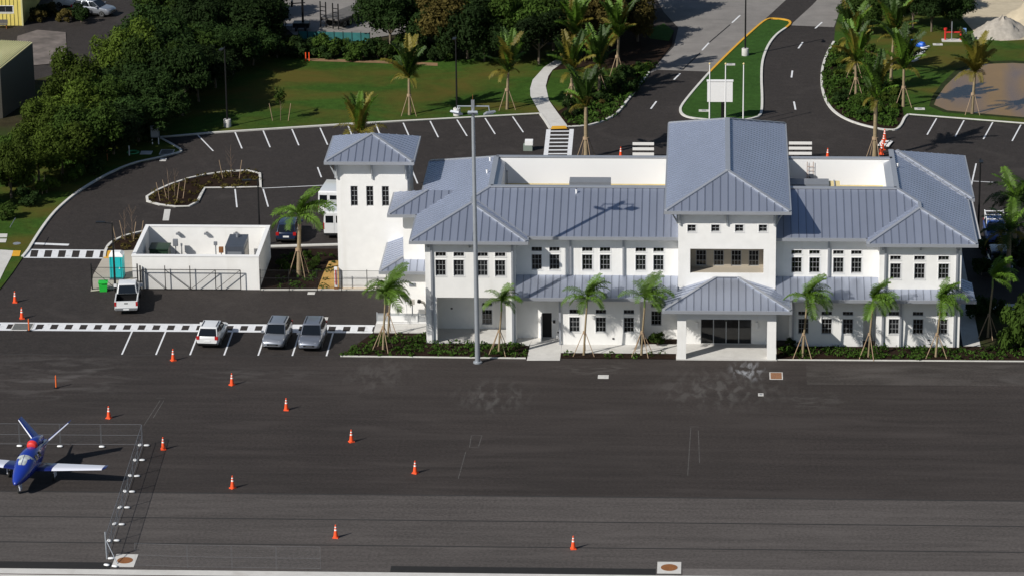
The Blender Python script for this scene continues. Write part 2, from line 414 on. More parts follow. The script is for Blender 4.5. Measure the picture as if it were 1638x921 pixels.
# lawns, beds, sidewalks, old roads
KL = [(254, 221), (273, 231), (289, 241), (286, 245), (275, 248), (250, 254), (215, 262), (182, 275), (150, 292), (122, 310), (100, 328), (84, 344), (70, 362), (56, 383), (45, 401), (36, 412)]
sheet('lawn', KL + [(20, 436), (0, 462), (-160, 560), (-260, 540), (-260, 250), (0, 235), (60, 232), (150, 195), (250, 150), (330, 115), (400, 92), (480, 88), (600, 92), (760, 72), (900, 72), (905, 100),
               (870, 115), (852, 135), (849, 152), (864, 183), (560, 199), (340, 213)], lawn_m, .07)
kerb(KL)
kerb([(254, 221), (340, 213.5), (560, 199.5), (864, 183)], smooth=False)
sheet('wood_floor', [(-260, 250), (0, 235), (60, 232), (150, 195), (250, 150), (330, 115), (400, 92), (480, 88), (600, 92), (760, 72), (860, 72), (860, 30), (760, 40), (600, 62), (470, 58), (430, 40), (330, 20), (230, 40), (150, 100), (50, 130), (-260, 170)], soil, .05)
sheet('dirt_strip', [(478, 93), (600, 97), (700, 101), (700, 106), (600, 101), (500, 98)], mat("bare_dirt", (.20, .12, .06), .95, var=.3, scale=1), .085)
sheet('yard_pavement', [(436, 28), (460, -20), (760, -30), (765, 30), (700, 45), (590, 62), (470, 56)], old_road, .09)
sheet('yard_sand', [(28, 58), (60, 48), (105, 52), (108, 100), (50, 105), (20, 100)], mat("yard_dust", (.13, .11, .10), .95, var=.6, scale=.5, big=.3, bigscale=.2), .06)
SW = [(864, 182), (848.5, 154), (848, 142), (852, 128), (861, 118), (884, 112), (877, 122), (873, 138), (878, 161), (893, 182), (909, 203), (880, 206)]
sheet('sidewalk', [(864, 182), (848.5, 154), (848, 142), (852, 128), (861, 118), (870, 108), (895, 92), (912, 84), (918, 92), (895, 104), (884, 112), (877, 122), (873, 138), (878, 161), (893, 182), (909, 203), (880, 206)], conc, .10)
sheet('warning_pad', [(881, 207), (883, 202), (904.5, 201.5), (907.5, 206)], paint_y, .106)
kerb([(864, 183), (872, 194), (880, 207)], smooth=False)
BL = [(909, 204), (935, 202.5), (955, 198), (972, 191), (986, 183), (1005, 160), (1022, 138), (1038, 117)]
sheet('planting_bed', BL + [(1052, 100), (1075, 72), (1078, 50), (1040, 40), (960, 36), (905, 95), (884, 112), (877, 122), (873, 138), (878, 161), (893, 182)], mulch, .07)
sheet('bed_lawn', [(884, 113), (930, 108), (960, 112), (1010, 105), (1040, 98), (1050, 108), (1020, 118), (985, 132), (940, 150), (893, 178), (878, 160), (874, 139)], lawn_m, .085)
sheet('bed_lawn', [(1030, 50), (1062, 38), (1078, 50), (1070, 66), (1040, 62)], island_grass, .09)
kerb(BL)
ISL = [(1135, 117), (1112, 143), (1092, 168), (1088.5, 179), (1096, 187), (1115, 191), (1150, 193.5), (1185, 193), (1206, 190), (1217, 183), (1219, 160), (1218, 125), (1220, 98), (1229, 74), (1242, 57), (1257, 46)]
ISY = [(1257, 46), (1264, 39), (1260, 34), (1245, 31.5), (1226, 33), (1200, 54), (1167, 85), (1135, 117)]
sheet('median_island', ISL + ISY[1:-1], island_grass, .07)
kerb(ISL); kerb(ISY, m=paint_y)
sheet('old_road', [(1036, 119), (1052, 112), (1135, 115), (1167, 83), (1200, 52), (1224, 31), (1290, -30), (1160, -50), (1040, -20), (1062, 20), (1085, 45), (1078, 75)], old_road, .006)
sheet('old_road', [(1264, 41), (1300, 8), (1335, -30), (1420, -30), (1348, 5), (1334, 44)], old_road, .006)
KR = [(1334, 68), (1322, 90), (1315, 115), (1315.5, 143), (1324, 167), (1340, 184), (1366, 197), (1402, 206.5), (1424, 209), (1435, 207.5), (1442, 200), (1447, 190), (1453, 184.5)]
sheet('lawn', KR + [(1638, 199), (1850, 216), (1850, -60), (1440, -40), (1348, 0), (1336, 44)], lawn_m, .07)
kerb(KR); kerb([(1453, 184.5), (1638, 199), (1850, 216)], smooth=False)
sheet('planting_bed', [(1336, 70), (1324, 91), (1317, 115), (1317.5, 143), (1326, 166), (1342, 183), (1368, 195.5), (1402, 205), (1430, 206), (1440, 198), (1446, 186), (1440, 160), (1420, 130), (1400, 95), (1372, 70)], mulch, .08)
sheet('pond_bank', [(1486, 170), (1491, 155), (1506, 134), (1530, 111), (1568, 98.5), (1620, 97), (1705, 102), (1790, 128), (1770, 193), (1640, 191), (1560, 184), (1510, 180)], mat('wet_bank', (.022, .030, .010), .95, var=.4, scale=1.5, spec=.1), .0725)
sheet('pond', smooth_line([(1497, 172), (1499, 158), (1512, 138), (1535, 116), (1570, 103), (1620, 101), (1700, 106), (1780, 130), (1760, 186), (1640, 186), (1560, 181), (1515, 177), (1497, 172)], 4)[:-1] if False else
      [(1494, 168), (1498, 158), (1512, 138), (1535, 116), (1570, 103), (1620, 101), (1700, 106), (1780, 130), (1760, 190), (1640, 188), (1560, 181), (1515, 177)], water, .074)
sheet('sand_yard', [(1545, -40), (1850, -40), (1850, 62), (1638, 64), (1600, 66), (1562, 56), (1540, 30), (1530, 5)], sand, .085)
# left sidewalk and warning pad by the crosswalk
sheet('sidewalk', [(-160, 399), (0, 399.5), (21, 401), (18.5, 410), (8, 430), (0, 447), (-60, 540), (-80, 540), (-30, 460), (-4, 411), (-160, 411)], conc, .10)
sheet('warning_pad', [(21, 401), (33.5, 401), (31, 410), (18.5, 410)], paint_y, .10)
for k, (a, b) in enumerate([((-10, 374), (11, 379)), ((-10, 381), (9, 386)), ((-10, 388), (6, 392))]):
    pass
sheet('paver', [(-40, 374), (12, 374), (11, 380), (-40, 380)], conc, .09); sheet('paver', [(-40, 382), (11, 382), (9, 388), (-40, 388)], conc, .09)
# beds round the utility yard
IL = [(415.6, 279), (417, 300.5), (372, 301.5), (328, 302), (322, 312), (316, 324), (302, 331.5), (281, 332), (255, 328.5), (236, 323), (235, 316), (250, 306.5), (272, 296.5), (300, 287), (330, 280.5), (365, 275.5), (396, 274), (408, 275)]
sheet('planting_island', IL, mulch, .07); kerb(IL, True, smooth=False)
sheet('gutter_apron', [(263, 335), (273, 335), (270, 353), (260, 353)], conc, .006)
KB = [(167, 412), (169, 402), (175, 392), (187, 384), (205, 377), (230, 371)]
sheet('planting_bed', [(172, 400), (177, 392), (188, 385), (206, 378), (232, 372), (222, 398), (200, 400)], mulch, .06)
kerb(KB)
sheet('concrete_pad', [(145, 466), (149, 440), (160, 420), (170, 402), (222, 400), (214, 463), (170, 463)], mat("tan_concrete", (.36, .33, .28), .9, var=.1, scale=1), .05)
sheet('warning_pad', [(166, 413), (170, 401), (178, 401), (174, 413)], paint_y, .056)
sheet('planting_bed', [(416, 463), (433, 398), (545, 398), (541, 425), (512, 463)], mulch, .06)
sheet('gravel_bed', [(508, 462), (516, 440), (526, 418), (545, 416), (545, 440), (603, 448), (610, 463)], gravel_y, .07)
kerb([(416, 464), (612, 464)], smooth=False, wd=.15, h=.1)
kerb([(433, 395), (541, 392)], smooth=False, wd=.4, h=.1)
# beds and walks along the terminal front
LB = [(-6.6, -3.0), (-4.6, 2.3), (0, 2.3), (0, -.05), (7.3, -.05), (8.3, -.6), (8.25, -3.3), (3, -3.25)]
sheet('planting_bed', LB, mulch, .05, px=False)
struct('kerb', ribbon(MB(), [(-6.7, -3.2, 0), (8.2, -3.35, 0)], .14, -.02, .08), kerbm)
sheet('walkway', [(8.3, -3.95), (10.95, -3.9), (10.95, -1.0), (10.9, 1.4), (8.6, 1.4), (8.4, 0)], conc, .06, px=False)
sheet('walkway', [(7.3, -.04), (8.3, -.5), (8.6, 1.39), (7.3, 1.39)], conc, .058, px=False)
sheet('walkway', [(10.96, -2.1), (20.2, -2.1), (20.2, .1), (17.25, .1), (17.25, -.06), (10.96, -.06)], conc, .06, px=False)
sheet('planting_bed', [(10.97, -3.3), (20.2, -3.3), (20.2, -2.11), (10.97, -2.11)], mulch, .05, px=False)
sheet('planting_bed', [(17.3, .11), (20.2, .11), (20.2, 1.38), (17.3, 1.38)], mulch, .055, px=False)
sheet('planting_bed', [(28.2, -3.1), (60, -3.0), (60, -.02), (28.2, .1)], mulch, .05, px=False)
struct('kerb', ribbon(MB(), [(28.2, -3.25, 0), (42, -3.2, 0), (60, -3.15, 0)], .14, -.02, .07), kerbm)
struct('portico_floor', MB().box(20.2, 28.22, -3.42, .2, 0, .09), conc)
struct('porch_floor', MB().box(.02, 7.2, .05, 3.4, 0, .09), conc)
struct('service_slab', MB().box(-4.5, -.02, 2.32, 6.4, 0, .12), conc)
sheet('side_walk', [(43.2, .2), (44.6, .2), (44.6, 24), (43.2, 24)], conc, .05, px=False)
sheet('side_lawn', [(44.62, .2), (62, .2), (62, 9), (44.62, 9)], soil, .05, px=False)
sheet('side_walk', [(44.62, 9.02), (62, 9.02), (62, 10.5), (44.62, 10.5)], conc, .05, px=False)

# ------------------------------------------------------------------ painted markings
for i in range(7):                                              # front stalls
    x = -24.0 + 2.752 * i + .05 * 0
    a = G(195 + 54.65 * i, 566.5)
    stripe(LOT, (a.x, -3.12, 0), (a.x, 2.36, 0), .13, px=False)
def ladder(parent, x0, x1, y0, y1, pitch, bw, off, ew=.3):
    for y in (y0 + ew/2, y1 - ew/2): stripe(parent, (x0, y, 0), (x1, y, 0), ew, px=False)
    x = x0 + off
    while x < x1 - .1:
        stripe(parent, (x, y0 + ew, 0), (x, y1 - ew, 0), bw, px=False, z=.0085); x += pitch
p0 = G(328/3.838 + 11.7, 525)
ladder(LOT, -38.0, -4.6, 2.36, 4.32, 1.207, .62, (p0.x + 38.0) % 1.207, .42)
for a, b in [((316, 216), (341, 242)), ((376, 212), (387, 238)), ((421, 209.5), (432, 236)), ((467, 207), (478, 233)), ((512, 205), (524, 232)), ((557, 202), (567, 228)), ((601, 199), (611, 224)),
             ((645, 197), (656, 222)), ((688, 194), (701, 220)), ((731, 192), (747, 218)), ((776, 189.5), (792, 215)), ((820, 187), (837, 212)),
             ((1498, 190), (1483, 216)), ((1542, 193), (1528, 219)), ((1588, 196), (1573, 223)), ((1633, 200), (1619, 226)), ((1679, 203.5), (1665, 230)),
             ((376, 303), (379, 332)), ((421, 303), (429, 331)), ((508, 268), (514, 284)), ((519, 295), (531, 326)), ((419, 301.5), (545, 295.5)), ((656, 265), (668, 294)),
             ((1561.5, 262), (1553, 300)), ((1553, 290), (1590, 292))]:
    stripe(LOT, a, b, .13)
stripe(LOT, (48, 389.5), (110, 392), .5)                        # stop line
# left crosswalk
cw0, cw1 = G(38, 411.5), G(167, 413)
for (a, b) in [((42, 399.5), (168, 400.8)), ((36, 412), (166, 413.2))]: stripe(LOT, a, b, .26)
for k in range(7):
    x = 44.5 + 22.2 * k; stripe(LOT, (x + .5, 400.2), (x - 2.5 , 412.6), .58, z=.0085)
# crosswalk behind the terminal
stripe(LOT, (877.5, 207.5), (871.5, 262), .42); stripe(LOT, (914.5, 207), (909.5, 262), .42)
for k in range(9): stripe(LOT, (879 - .6*k, 210.5 + 6.0*k), (913 - .6*k, 210.3 + 6.0*k), .36, z=.0085)
# lane dashes
for a, b in [((1041, 174.5), (1050, 162.5)), ((1078, 128), (1088, 118)), ((1123, 81), (1134, 69)), ((1171, 37), (1184, 25)), ((1277, 78), (1284, 68)), ((1266, 124.5), (1267.5, 113.5)), ((1272.5, 176), (1270, 163)), ((1304, 46), (1315, 36))]:
    stripe(LOT, a, b, .17)
for a, b in [((1092, 112), (1120, 85)), ((1134, 69), (1168, 40))]: stripe(LOT, a, b, .16, patch_dark)
for a, b in [((222, 4), (230, 0)), ((234, 4), (242, 0)), ((246, 4), (254, 0)), ((258, 4), (266, 0))]: stripe(LOT, a, b, .15)

# ================================================================== TERMINAL
TB = thing('terminal_building', 'white two-storey terminal with grey standing-seam metal hip roofs and central portico', 'building', (24, 8, 0))
K = .375
def wall_xz(mb, x0, x1, z0, z1, Y, holes=(), rec=.14, facing=-1):
    """wall face in the XZ plane with real openings and their reveals"""
    xs = sorted(set([x0, x1] + [v for h in holes for v in h[:2]])); zs = sorted(set([z0, z1] + [v for h in holes for v in h[2:]]))
    for i in range(len(xs) - 1):
        for j in range(len(zs) - 1):
            cx, cz = (xs[i] + xs[i+1])/2, (zs[j] + zs[j+1])/2
            if any(h[0] < cx < h[1] and h[2] < cz < h[3] for h in holes): continue
            mb.poly([(xs[i], Y, zs[j]), (xs[i+1], Y, zs[j]), (xs[i+1], Y, zs[j+1]), (xs[i], Y, zs[j+1])])
    for a, b, c, d in holes:
        mb.poly([(a, Y, c), (a, Y+rec, c), (a, Y+rec, d), (a, Y, d)]); mb.poly([(b, Y, c), (b, Y, d), (b, Y+rec, d), (b, Y+rec, c)])
        mb.poly([(a, Y, d), (a, Y+rec, d), (b, Y+rec, d), (b, Y, d)]); mb.poly([(a, Y, c), (b, Y, c), (b, Y+rec, c), (a, Y+rec, c)])
def window(parent, x0, x1, z0, z1, Y, nc, nr, name='window', rec=.14, t=.055, surround=True):
    f = MB(); y0, y1 = Y + rec - .07, Y + rec - .01
    f.box(x0, x1, y0, y1, z0, z0 + t); f.box(x0, x1, y0, y1, z1 - t, z1); f.box(x0, x0 + t, y0, y1, z0 + t, z1 - t); f.box(x1 - t, x1, y0, y1, z0 + t, z1 - t)
    for i in range(1, nc): xx = x0 + (x1 - x0)*i/nc; f.box(xx - .011, xx + .011, y0 + .015, y1 - .01, z0 + t, z1 - t)
    for j in range(1, nr): zz = z0 + (z1 - z0)*j/nr; f.box(x0 + t, x1 - t, y0 + .02, y1 - .012, zz - .011, zz + .011)
    o = f.build(name, frame_m, parent)
    MB().box(x0 + .005, x1 - .005, Y + rec - .02, Y + rec + .03, z0 + .005, z1 - .005).build('pane', glass_d, o)
    if surround:
        s = MB(); e = .06; p = .018
        s.box(x0 - e, x1 + e, Y - p, Y + .05, z1, z1 + e); s.box(x0 - e, x1 + e, Y - p - .02, Y + .05, z0 - e, z0)
        s.box(x0 - e, x0, Y - p, Y + .05, z0, z1); s.box(x1, x1 + e, Y - p, Y + .05, z0, z1)
        s.build('surround', trim_w, o)
    return o
def px_win(pxs, y0, y1, Y):
    """window rectangles on a wall plane from pixel extents: list of (x0,x1,z0,z1)"""
    out = []
    za = sum(PY((a+b)/2, y1, Y).z for a, b in pxs)/len(pxs); zb = sum(PY((a+b)/2, y0, Y).z for a, b in pxs)/len(pxs)
    for a, b in pxs:
        c = PY((a+b)/2, (y0+y1)/2, Y).x; out.append((c - .42, c + .42, za, zb))
    return out
def storey(mbw, x0, x1, z0, z1, Y, pxs, tr, mn, extra=()):
    T = px_win(pxs, tr[0], tr[1], Y); M_ = px_win(pxs, mn[0], mn[1], Y)
    wall_xz(mbw, x0, x1, z0, z1, Y, [(q[0], q[1], q[2] - .03, q[3] + .03) for q in T] + M_ + list(extra))
    for q in T: window(TB, q[0], q[1], q[2] - .03, q[3] + .03, Y, 3, 1, 'transom_window', t=.028)
    for q in M_: window(TB, *q, Y, 3, 3)
ZW = 8.66
W_ = MB()
# left wing, upper storey over an open porch
storey(W_, 0, 7.25, 3.95, ZW, 0, [(697, 713), (726, 742), (764, 780), (792, 808.5)], (404.3, 410), (416, 441.6))
wall_xz(W_, 0, .88, 0, 3.95, 0); wall_xz(W_, 6.45, 7.25, 0, 3.95, 0)
for x, s in ((.88, 1), (6.45, -1)):
    W_.poly([(x, 0, 0), (x, .8, 0), (x, .8, 3.95), (x, 0, 3.95)]); W_.poly([(x, .8, 0), (x - .88*s, .8, 0), (x - .88*s, .8, 3.95), (x, .8, 3.95)])
W_.poly([(0, 0, 3.95), (7.25, 0, 3.95), (7.25, 3.4, 3.95), (0, 3.4, 3.95)])           # porch ceiling
pw = px_win([(771, 787.5)], 484, 489, 3.4); pm = px_win([(771, 787.5)], 495, 518.5, 3.4)
wall_xz(W_, 0, 7.25, 0, 3.95, 3.4, pw + pm); window(TB, *pw[0], 3.4, 3, 1, 'transom_window'); window(TB, *pm[0], 3.4, 3, 3)
W_.box(-.0, .25, .81, 20.4, 0, ZW); W_.box(7.0, 7.25, 3.41, 6, 0, ZW); W_.box(7.0, 7.25, .02, 3.42, 3.96, ZW)
W_.poly([(7.25, 0, 0), (7.25, .8, 0), (7.25, .8, 3.95), (7.25, 0, 3.95)])
# centre left
dx0, dx1 = PY(867.5, 520, 1.4).x, PY(882.5, 520, 1.4).x
storey(W_, 7.25, 20.3, 4.7, ZW, 1.4, [(850, 867), (879, 895), (931.5, 947.6), (960, 976), (1017, 1033), (1045, 1062)], (396.4, 402), (407.6, 432.2))
rw = px_win([(1041.5, 1058)], 485.5, 491.5, 1.4); rm = px_win([(1041.5, 1058)], 497, 520, 1.4)
wall_xz(W_, 7.25, 20.3, 0, 4.7, 1.4, [(dx0, dx1, .06, 2.2)] + rw + rm)
window(TB, *rw[0], 1.4, 3, 1, 'transom_window'); window(TB, *rm[0], 1.4, 3, 3)
storey(W_, 10.92, 17.25, 0, 4.6, -.1, [(911, 927.5), (953, 969.5), (998, 1014)], (495.5, 501), (507, 531))
W_.poly([(10.92, -.1, 0), (10.92, 1.4, 0), (10.92, 1.4, 4.7), (10.92, -.1, 4.6)]); W_.poly([(17.25, -.1, 0), (17.25, -.1, 4.6), (17.25, 1.4, 4.7), (17.25, 1.4, 0)])
# centre right
storey(W_, 28.1, 36.35, 4.7, ZW, 1.4, [(1266, 1282.5), (1295, 1311), (1333.4, 1349), (1362, 1378)], (401, 406.3), (412, 436.5))
wall_xz(W_, 28.1, 36.35, 0, 4.7, 1.4)
storey(W_, 29.25, 35.16, 0, 4.6, -.1, [(1277.4, 1293), (1314.4, 1330.5), (1348, 1364.7)], (498.5, 503.3), (509.5, 533.7))
W_.poly([(29.25, -.1, 0), (29.25, 1.4, 0), (29.25, 1.4, 4.7), (29.25, -.1, 4.6)]); W_.poly([(35.16, -.1, 0), (35.16, -.1, 4.6), (35.16, 1.4, 4.7), (35.16, 1.4, 0)])
# right wing
storey(W_, 36.35, 42.86, 4.6, ZW, 0, [(1424, 1441), (1463, 1479), (1501.5, 1517.6)], (410, 415.7), (421.7, 446.4))
storey(W_, 36.2, 42.86, 0, 4.6, -.1, [(1422, 1438), (1460.3, 1476.7), (1499.5, 1515.5)], (499, 504), (510, 534.5))
W_.box(42.61, 42.86, .002, 20.4, 0, ZW); W_.poly([(42.86, -.1, 0), (42.86, 0, 0), (42.86, 0, 4.6), (42.86, -.1, 4.6)])
W_.poly([(36.35, 0, 0), (36.35, 0, ZW), (36.35, 1.4, ZW), (36.35, 1.4, 0)]); W_.poly([(36.2, -.1, 0), (36.2, -.1, 4.6), (36.2, 1.4, 4.6), (36.2, 1.4, 0)])
W_.poly([(0.26, 20.4, 0), (42.6, 20.4, 0), (42.6, 20.4, ZW), (.26, 20.4, ZW)][::-1])
W_.build('wall', stucco, TB)
# centre tower
T_ = MB()
bx0, bx1 = PY(1104, 420, .2).x, PY(1221.3, 420, .2).x; bz0, bz1 = PY(1163, 437, .2).z, PY(1163, 398.5, .2).z
sq = [(PY(x, 365, .2).x - .34, PY(x, 365, .2).x + .34, PY(x, 370, .2).z - .05, PY(x, 360.5, .2).z + .05) for x in (1106.5, 1144.5, 1182.6, 1220.5)]
gx0, gx1 = PY(1121, 530, .2).x, PY(1202, 530, .2).x
wall_xz(T_, 20.3, 28.1, 0, 11.2, .2, sq + [(bx0, bx1, bz0, bz1), (gx0, gx1, .1, 2.5)], rec=.14)
for q in sq: window(TB, *q, .2, 2, 2)
T_.box(20.31, 20.55, .21, 23.3, 4.7, 11.2); T_.box(27.85, 28.09, .21, 23.3, 4.7, 11.2)
T_.poly([(20.3, .2, 0), (20.3, 1.4, 0), (20.3, 1.4, 11.2), (20.3, .2, 11.2)][::-1]); T_.poly([(28.1, .2, 0), (28.1, 1.4, 0), (28.1, 1.4, 11.2), (28.1, .2, 11.2)])
T_.poly([(20.5, 23.3, 4.7), (27.9, 23.3, 4.7), (27.9, 23.3, 11.2), (20.5, 23.3, 11.2)][::-1])
T_.build('tower_wall', stucco, TB)
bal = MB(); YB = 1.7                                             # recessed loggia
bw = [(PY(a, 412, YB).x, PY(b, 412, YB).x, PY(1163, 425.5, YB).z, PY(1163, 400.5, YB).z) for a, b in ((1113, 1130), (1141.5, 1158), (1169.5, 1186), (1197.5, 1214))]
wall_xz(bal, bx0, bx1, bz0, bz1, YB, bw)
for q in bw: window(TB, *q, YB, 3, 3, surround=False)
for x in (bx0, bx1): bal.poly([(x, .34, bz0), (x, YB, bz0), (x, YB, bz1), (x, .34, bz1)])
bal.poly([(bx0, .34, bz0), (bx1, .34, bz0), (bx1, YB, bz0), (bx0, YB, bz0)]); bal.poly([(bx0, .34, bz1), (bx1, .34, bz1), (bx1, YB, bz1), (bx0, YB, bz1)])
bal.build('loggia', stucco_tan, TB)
# sliding glass doors in the portico
dr = MB(); n = 4; wdt = (gx1 - gx0)
dr.box(gx0, gx1, .26, .33, 2.42, 2.5)
for k in range(n + 1):
    x = gx0 + wdt*k/n; dr.box(x - .04, x + .04, .27, .33, .1, 2.42)
dro = dr.build('sliding_door', frame_m, TB)
for k in range(n): MB().box(gx0 + wdt*k/n + .042, gx0 + wdt*(k+1)/n - .042, .30, .34, .1, 2.415).build('pane', glass_d, dro)
for x in (1114.5, 1210.5):                                       # wall lanterns
    c = PY(x, 518, .2); MB().box(c.x - .09, c.x + .09, .06, .2, c.z - .35, c.z + .2).build('wall_lantern', trim_w, TB)
c = PY(1161.5, 512, .2); MB().box(c.x - .14, c.x + .14, .1, .2, c.z - .05, c.z + .06).build('door_sensor', blackm, TB)
# open service door
d_ = MB().box(dx0 + .02, dx1 - .02, 1.55, 1.6, .06, 2.2).build('doorway', dark_in, TB)
MB().box(dx0 - .1, dx0 - .04, .45, 1.38, .06, 2.18).build('door', trim_w, TB)
c = PY(886.5, 513.5, 1.4); MB().box(c.x - .1, c.x + .1, 1.2, 1.4, c.z - .1, c.z + .1).build('door_lamp', blackm, TB)
for (x, y, Y) in [(981, 541, -.1), (1485.5, 543, -.1), (1521, 547, -.1), (893, 531, 1.4), (722.5, 493, 3.4)]:
    c = PY(x, y, Y); MB().box(c.x - .08, c.x + .08, Y - .04, Y, c.z - .06, c.z + .06).build('outlet_box', blackm if x < 1500 else greym, TB)
# portico columns and beams
for x0 in (20.28, 27.43): MB().box(x0, x0 + .71, -3.4, -2.69, .0, 4.1).build('column', stucco, TB)
MB().box(20.99, 27.43, -3.38, -2.75, 3.45, 4.1).box(20.3, 20.9, -2.69, .195, 3.45, 4.1).box(27.5, 28.1, -2.69, .195, 3.45, 4.1).build('portico_beam', stucco, TB)

# ------------------------------------------------------------------ roofs
NPAN = 0
STUFF = MB()
def clip_axis(poly, s, sign):
    out = []
    for i in range(len(poly)):
        a, b = poly[i], poly[(i+1) % len(poly)]; da = (a[0]-s)*sign; db = (b[0]-s)*sign
        if da >= 0: out.append(a)
        if da*db < 0: t = da/(da-db); out.append((s, a[1] + (b[1]-a[1])*t))
    return out
def slope(roof, pts, e, single=True, wp=.6, under=None):
    """a roof slope laid with standing-seam panels; e = direction along the eave"""
    global NPAN
    P = [Vector(p) for p in pts]; e = Vector(e).normalized()
    nrm = Vector((0, 0, 0))
    for i in range(len(P)): nrm += P[i].cross(P[(i+1) % len(P)])
    nrm.normalize()
    if nrm.z < 0: nrm = -nrm; P = P[::-1]
    u = nrm.cross(e); o = P[0]
    q = [((p-o).dot(e), (p-o).dot(u)) for p in P]
    (under if under is not None else UND).poly(P)
    s0 = min(a for a, b in q); s1 = max(a for a, b in q); nn = max(1, round((s1-s0)/wp)); wp = (s1-s0)/nn
    W3 = lambda s, t, h: o + e*s + u*t + nrm*h
    for k in range(nn):
        a, b = s0 + wp*k + .018, s0 + wp*(k+1) - .018
        c = clip_axis(clip_axis(q, a, 1), b, -1)
        if len(c) < 3: continue
        mb = MB() if single else STUFF
        mb.hexa([W3(s, t, .004) for s, t in c], [W3(s, t, .03) for s, t in c])
        ts = [t for s, t in clip_axis(clip_axis(q, a + .0, 1), a + .05, -1)]
        if ts and max(ts) - min(ts) > .15:
            t0, t1 = min(ts), max(ts); g = .004
            mb.hexa([W3(a - .002, t0, .006), W3(a + .022, t0, .006), W3(a + .022, t1, .006), W3(a - .002, t1, .006)],
                    [W3(a - .002, t0, .07), W3(a + .022, t0, .07), W3(a + .022, t1, .07), W3(a - .002, t1, .07)])
        if single: mb.build('panel', metal_roof, roof); NPAN += 1
def cap(roof, a, b, wd=.26, h=.09, name='ridge_cap'):
    a = Vector(a); b = Vector(b); up = Vector((0, 0, .06))
    MB().bar(a + up, b + up, wd, h).build(name, metal_trim, roof)
def gutter(roof, a, b, z, out):
    a = Vector((a[0], a[1], z - .11)); b = Vector((b[0], b[1], z - .11)); o = Vector((out[0], out[1], 0))*.07
    MB().bar(a + o, b + o, .15, .25).build('gutter', metal_trim, roof)
EX0, EX1 = -1.07, 8.2; RX0, RX1 = 35.41, 43.96; EY, MY = -.6, .75; ZE = 8.9
def zr(t): return ZE + K*t
HL = (EX1 - EX0)/2; HR = (RX1 - RX0)/2; TM = 6.02
PLx, PRx = EX0 + HL, RX1 - HR
YB_ = 15.0; YE = YB_ + TM
RL, RR = EX0 + TM, RX1 - TM
UND = MB(); R1 = MB().box(.3, 42.6, 1.5, 20.3, 8.0, 8.15).build('roof', asphalt_roll, TB)      # flat deck that carries the slopes
west = [(EX0, EY, ZE), (PLx, EY + HL, zr(HL)), (PLx, MY + HL, zr(HL)), (RL, MY + TM, zr(TM)), (RL, YB_, zr(TM)), (EX0, YE, ZE)]
slope(R1, west, (0, 1, 0), False)
slope(R1, [(EX0, EY, ZE), (EX1, EY, ZE), (PLx, EY + HL, zr(HL))], (1, 0, 0))
slope(R1, [(EX1, EY, ZE), (EX1, MY, ZE), (PLx, MY + HL, zr(HL)), (PLx, EY + HL, zr(HL))], (0, 1, 0), False)
slope(R1, [(EX1, MY, ZE), (20.3, MY, ZE), (20.3, MY + TM, zr(TM)), (RL, MY + TM, zr(TM)), (PLx, MY + HL, zr(HL))], (1, 0, 0))
slope(R1, [(28.1, MY, ZE), (RX0, MY, ZE), (PRx, MY + HR, zr(HR)), (RR, MY + TM, zr(TM)), (28.1, MY + TM, zr(TM))], (1, 0, 0))
slope(R1, [(RX0, EY, ZE), (RX1, EY, ZE), (PRx, EY + HR, zr(HR))], (1, 0, 0))
slope(R1, [(RX0, EY, ZE), (PRx, EY + HR, zr(HR)), (PRx, MY + HR, zr(HR)), (RX0, MY, ZE)], (0, 1, 0), False)
XE = .5; YX = 11.3
slope(R1, [(RX1, EY, ZE), (RX1, YX, ZE), (RR, YX + TM, zr(TM)), (RR, MY + TM, zr(TM)), (PRx, MY + HR, zr(HR)), (PRx, EY + HR, zr(HR))], (0, 1, 0), False)
slope(R1, [(RX1, YX, ZE), (RX1 + XE, YX, ZE), (RR + XE, YX + TM, zr(TM)), (RR, YX + TM, zr(TM))], (1, 0, 0), False)
slope(R1, [(RX1 + XE, YX, ZE), (RX1 + XE, YX + 2*TM, ZE), (RR + XE, YX + TM, zr(TM))], (0, 1, 0), False)
slope(R1, [(EX0, YE, ZE), (RX1, YE, ZE), (RR, YB_, zr(TM)), (RL, YB_, zr(TM))], (1, 0, 0), False)
for a, b in [((EX0, EY, ZE), (PLx, EY+HL, zr(HL))), ((EX1, EY, ZE), (PLx, EY+HL, zr(HL))), ((PLx, EY+HL, zr(HL)), (PLx, MY+HL, zr(HL))), ((PLx, MY+HL, zr(HL)), (RL, MY+TM, zr(TM))),
             ((RX0, EY, ZE), (PRx, EY+HR, zr(HR))), ((RX1, EY, ZE), (PRx, EY+HR, zr(HR))), ((PRx, EY+HR, zr(HR)), (PRx, MY+HR, zr(HR))), ((PRx, MY+HR, zr(HR)), (RR, MY+TM, zr(TM))),
             ((EX0, YE, ZE), (RL, YB_, zr(TM))), ((RX1+XE, YX, ZE), (RR+XE, YX+TM, zr(TM)))]: cap(R1, a, b)
for a, b in [((RL, MY+TM, zr(TM)), (20.3, MY+TM, zr(TM))), ((28.1, MY+TM, zr(TM)), (RR, MY+TM, zr(TM))), ((RL, MY+TM, zr(TM)), (RL, YB_, zr(TM))), ((RR, MY+TM, zr(TM)), (RR, YX+TM, zr(TM))),
             ((RL, YB_, zr(TM)), (20.3, YB_, zr(TM))), ((28.1, YB_, zr(TM)), (RR, YB_, zr(TM)))]: cap(R1, a, b, .42, .1)
cap(R1, (PLx, MY+HL, zr(HL) - .03), (EX1, MY, ZE - .03), .3, .05, 'valley'); cap(R1, (RX1, YX, ZE), (RR, YX+TM, zr(TM)), .22, .06, 'valley')
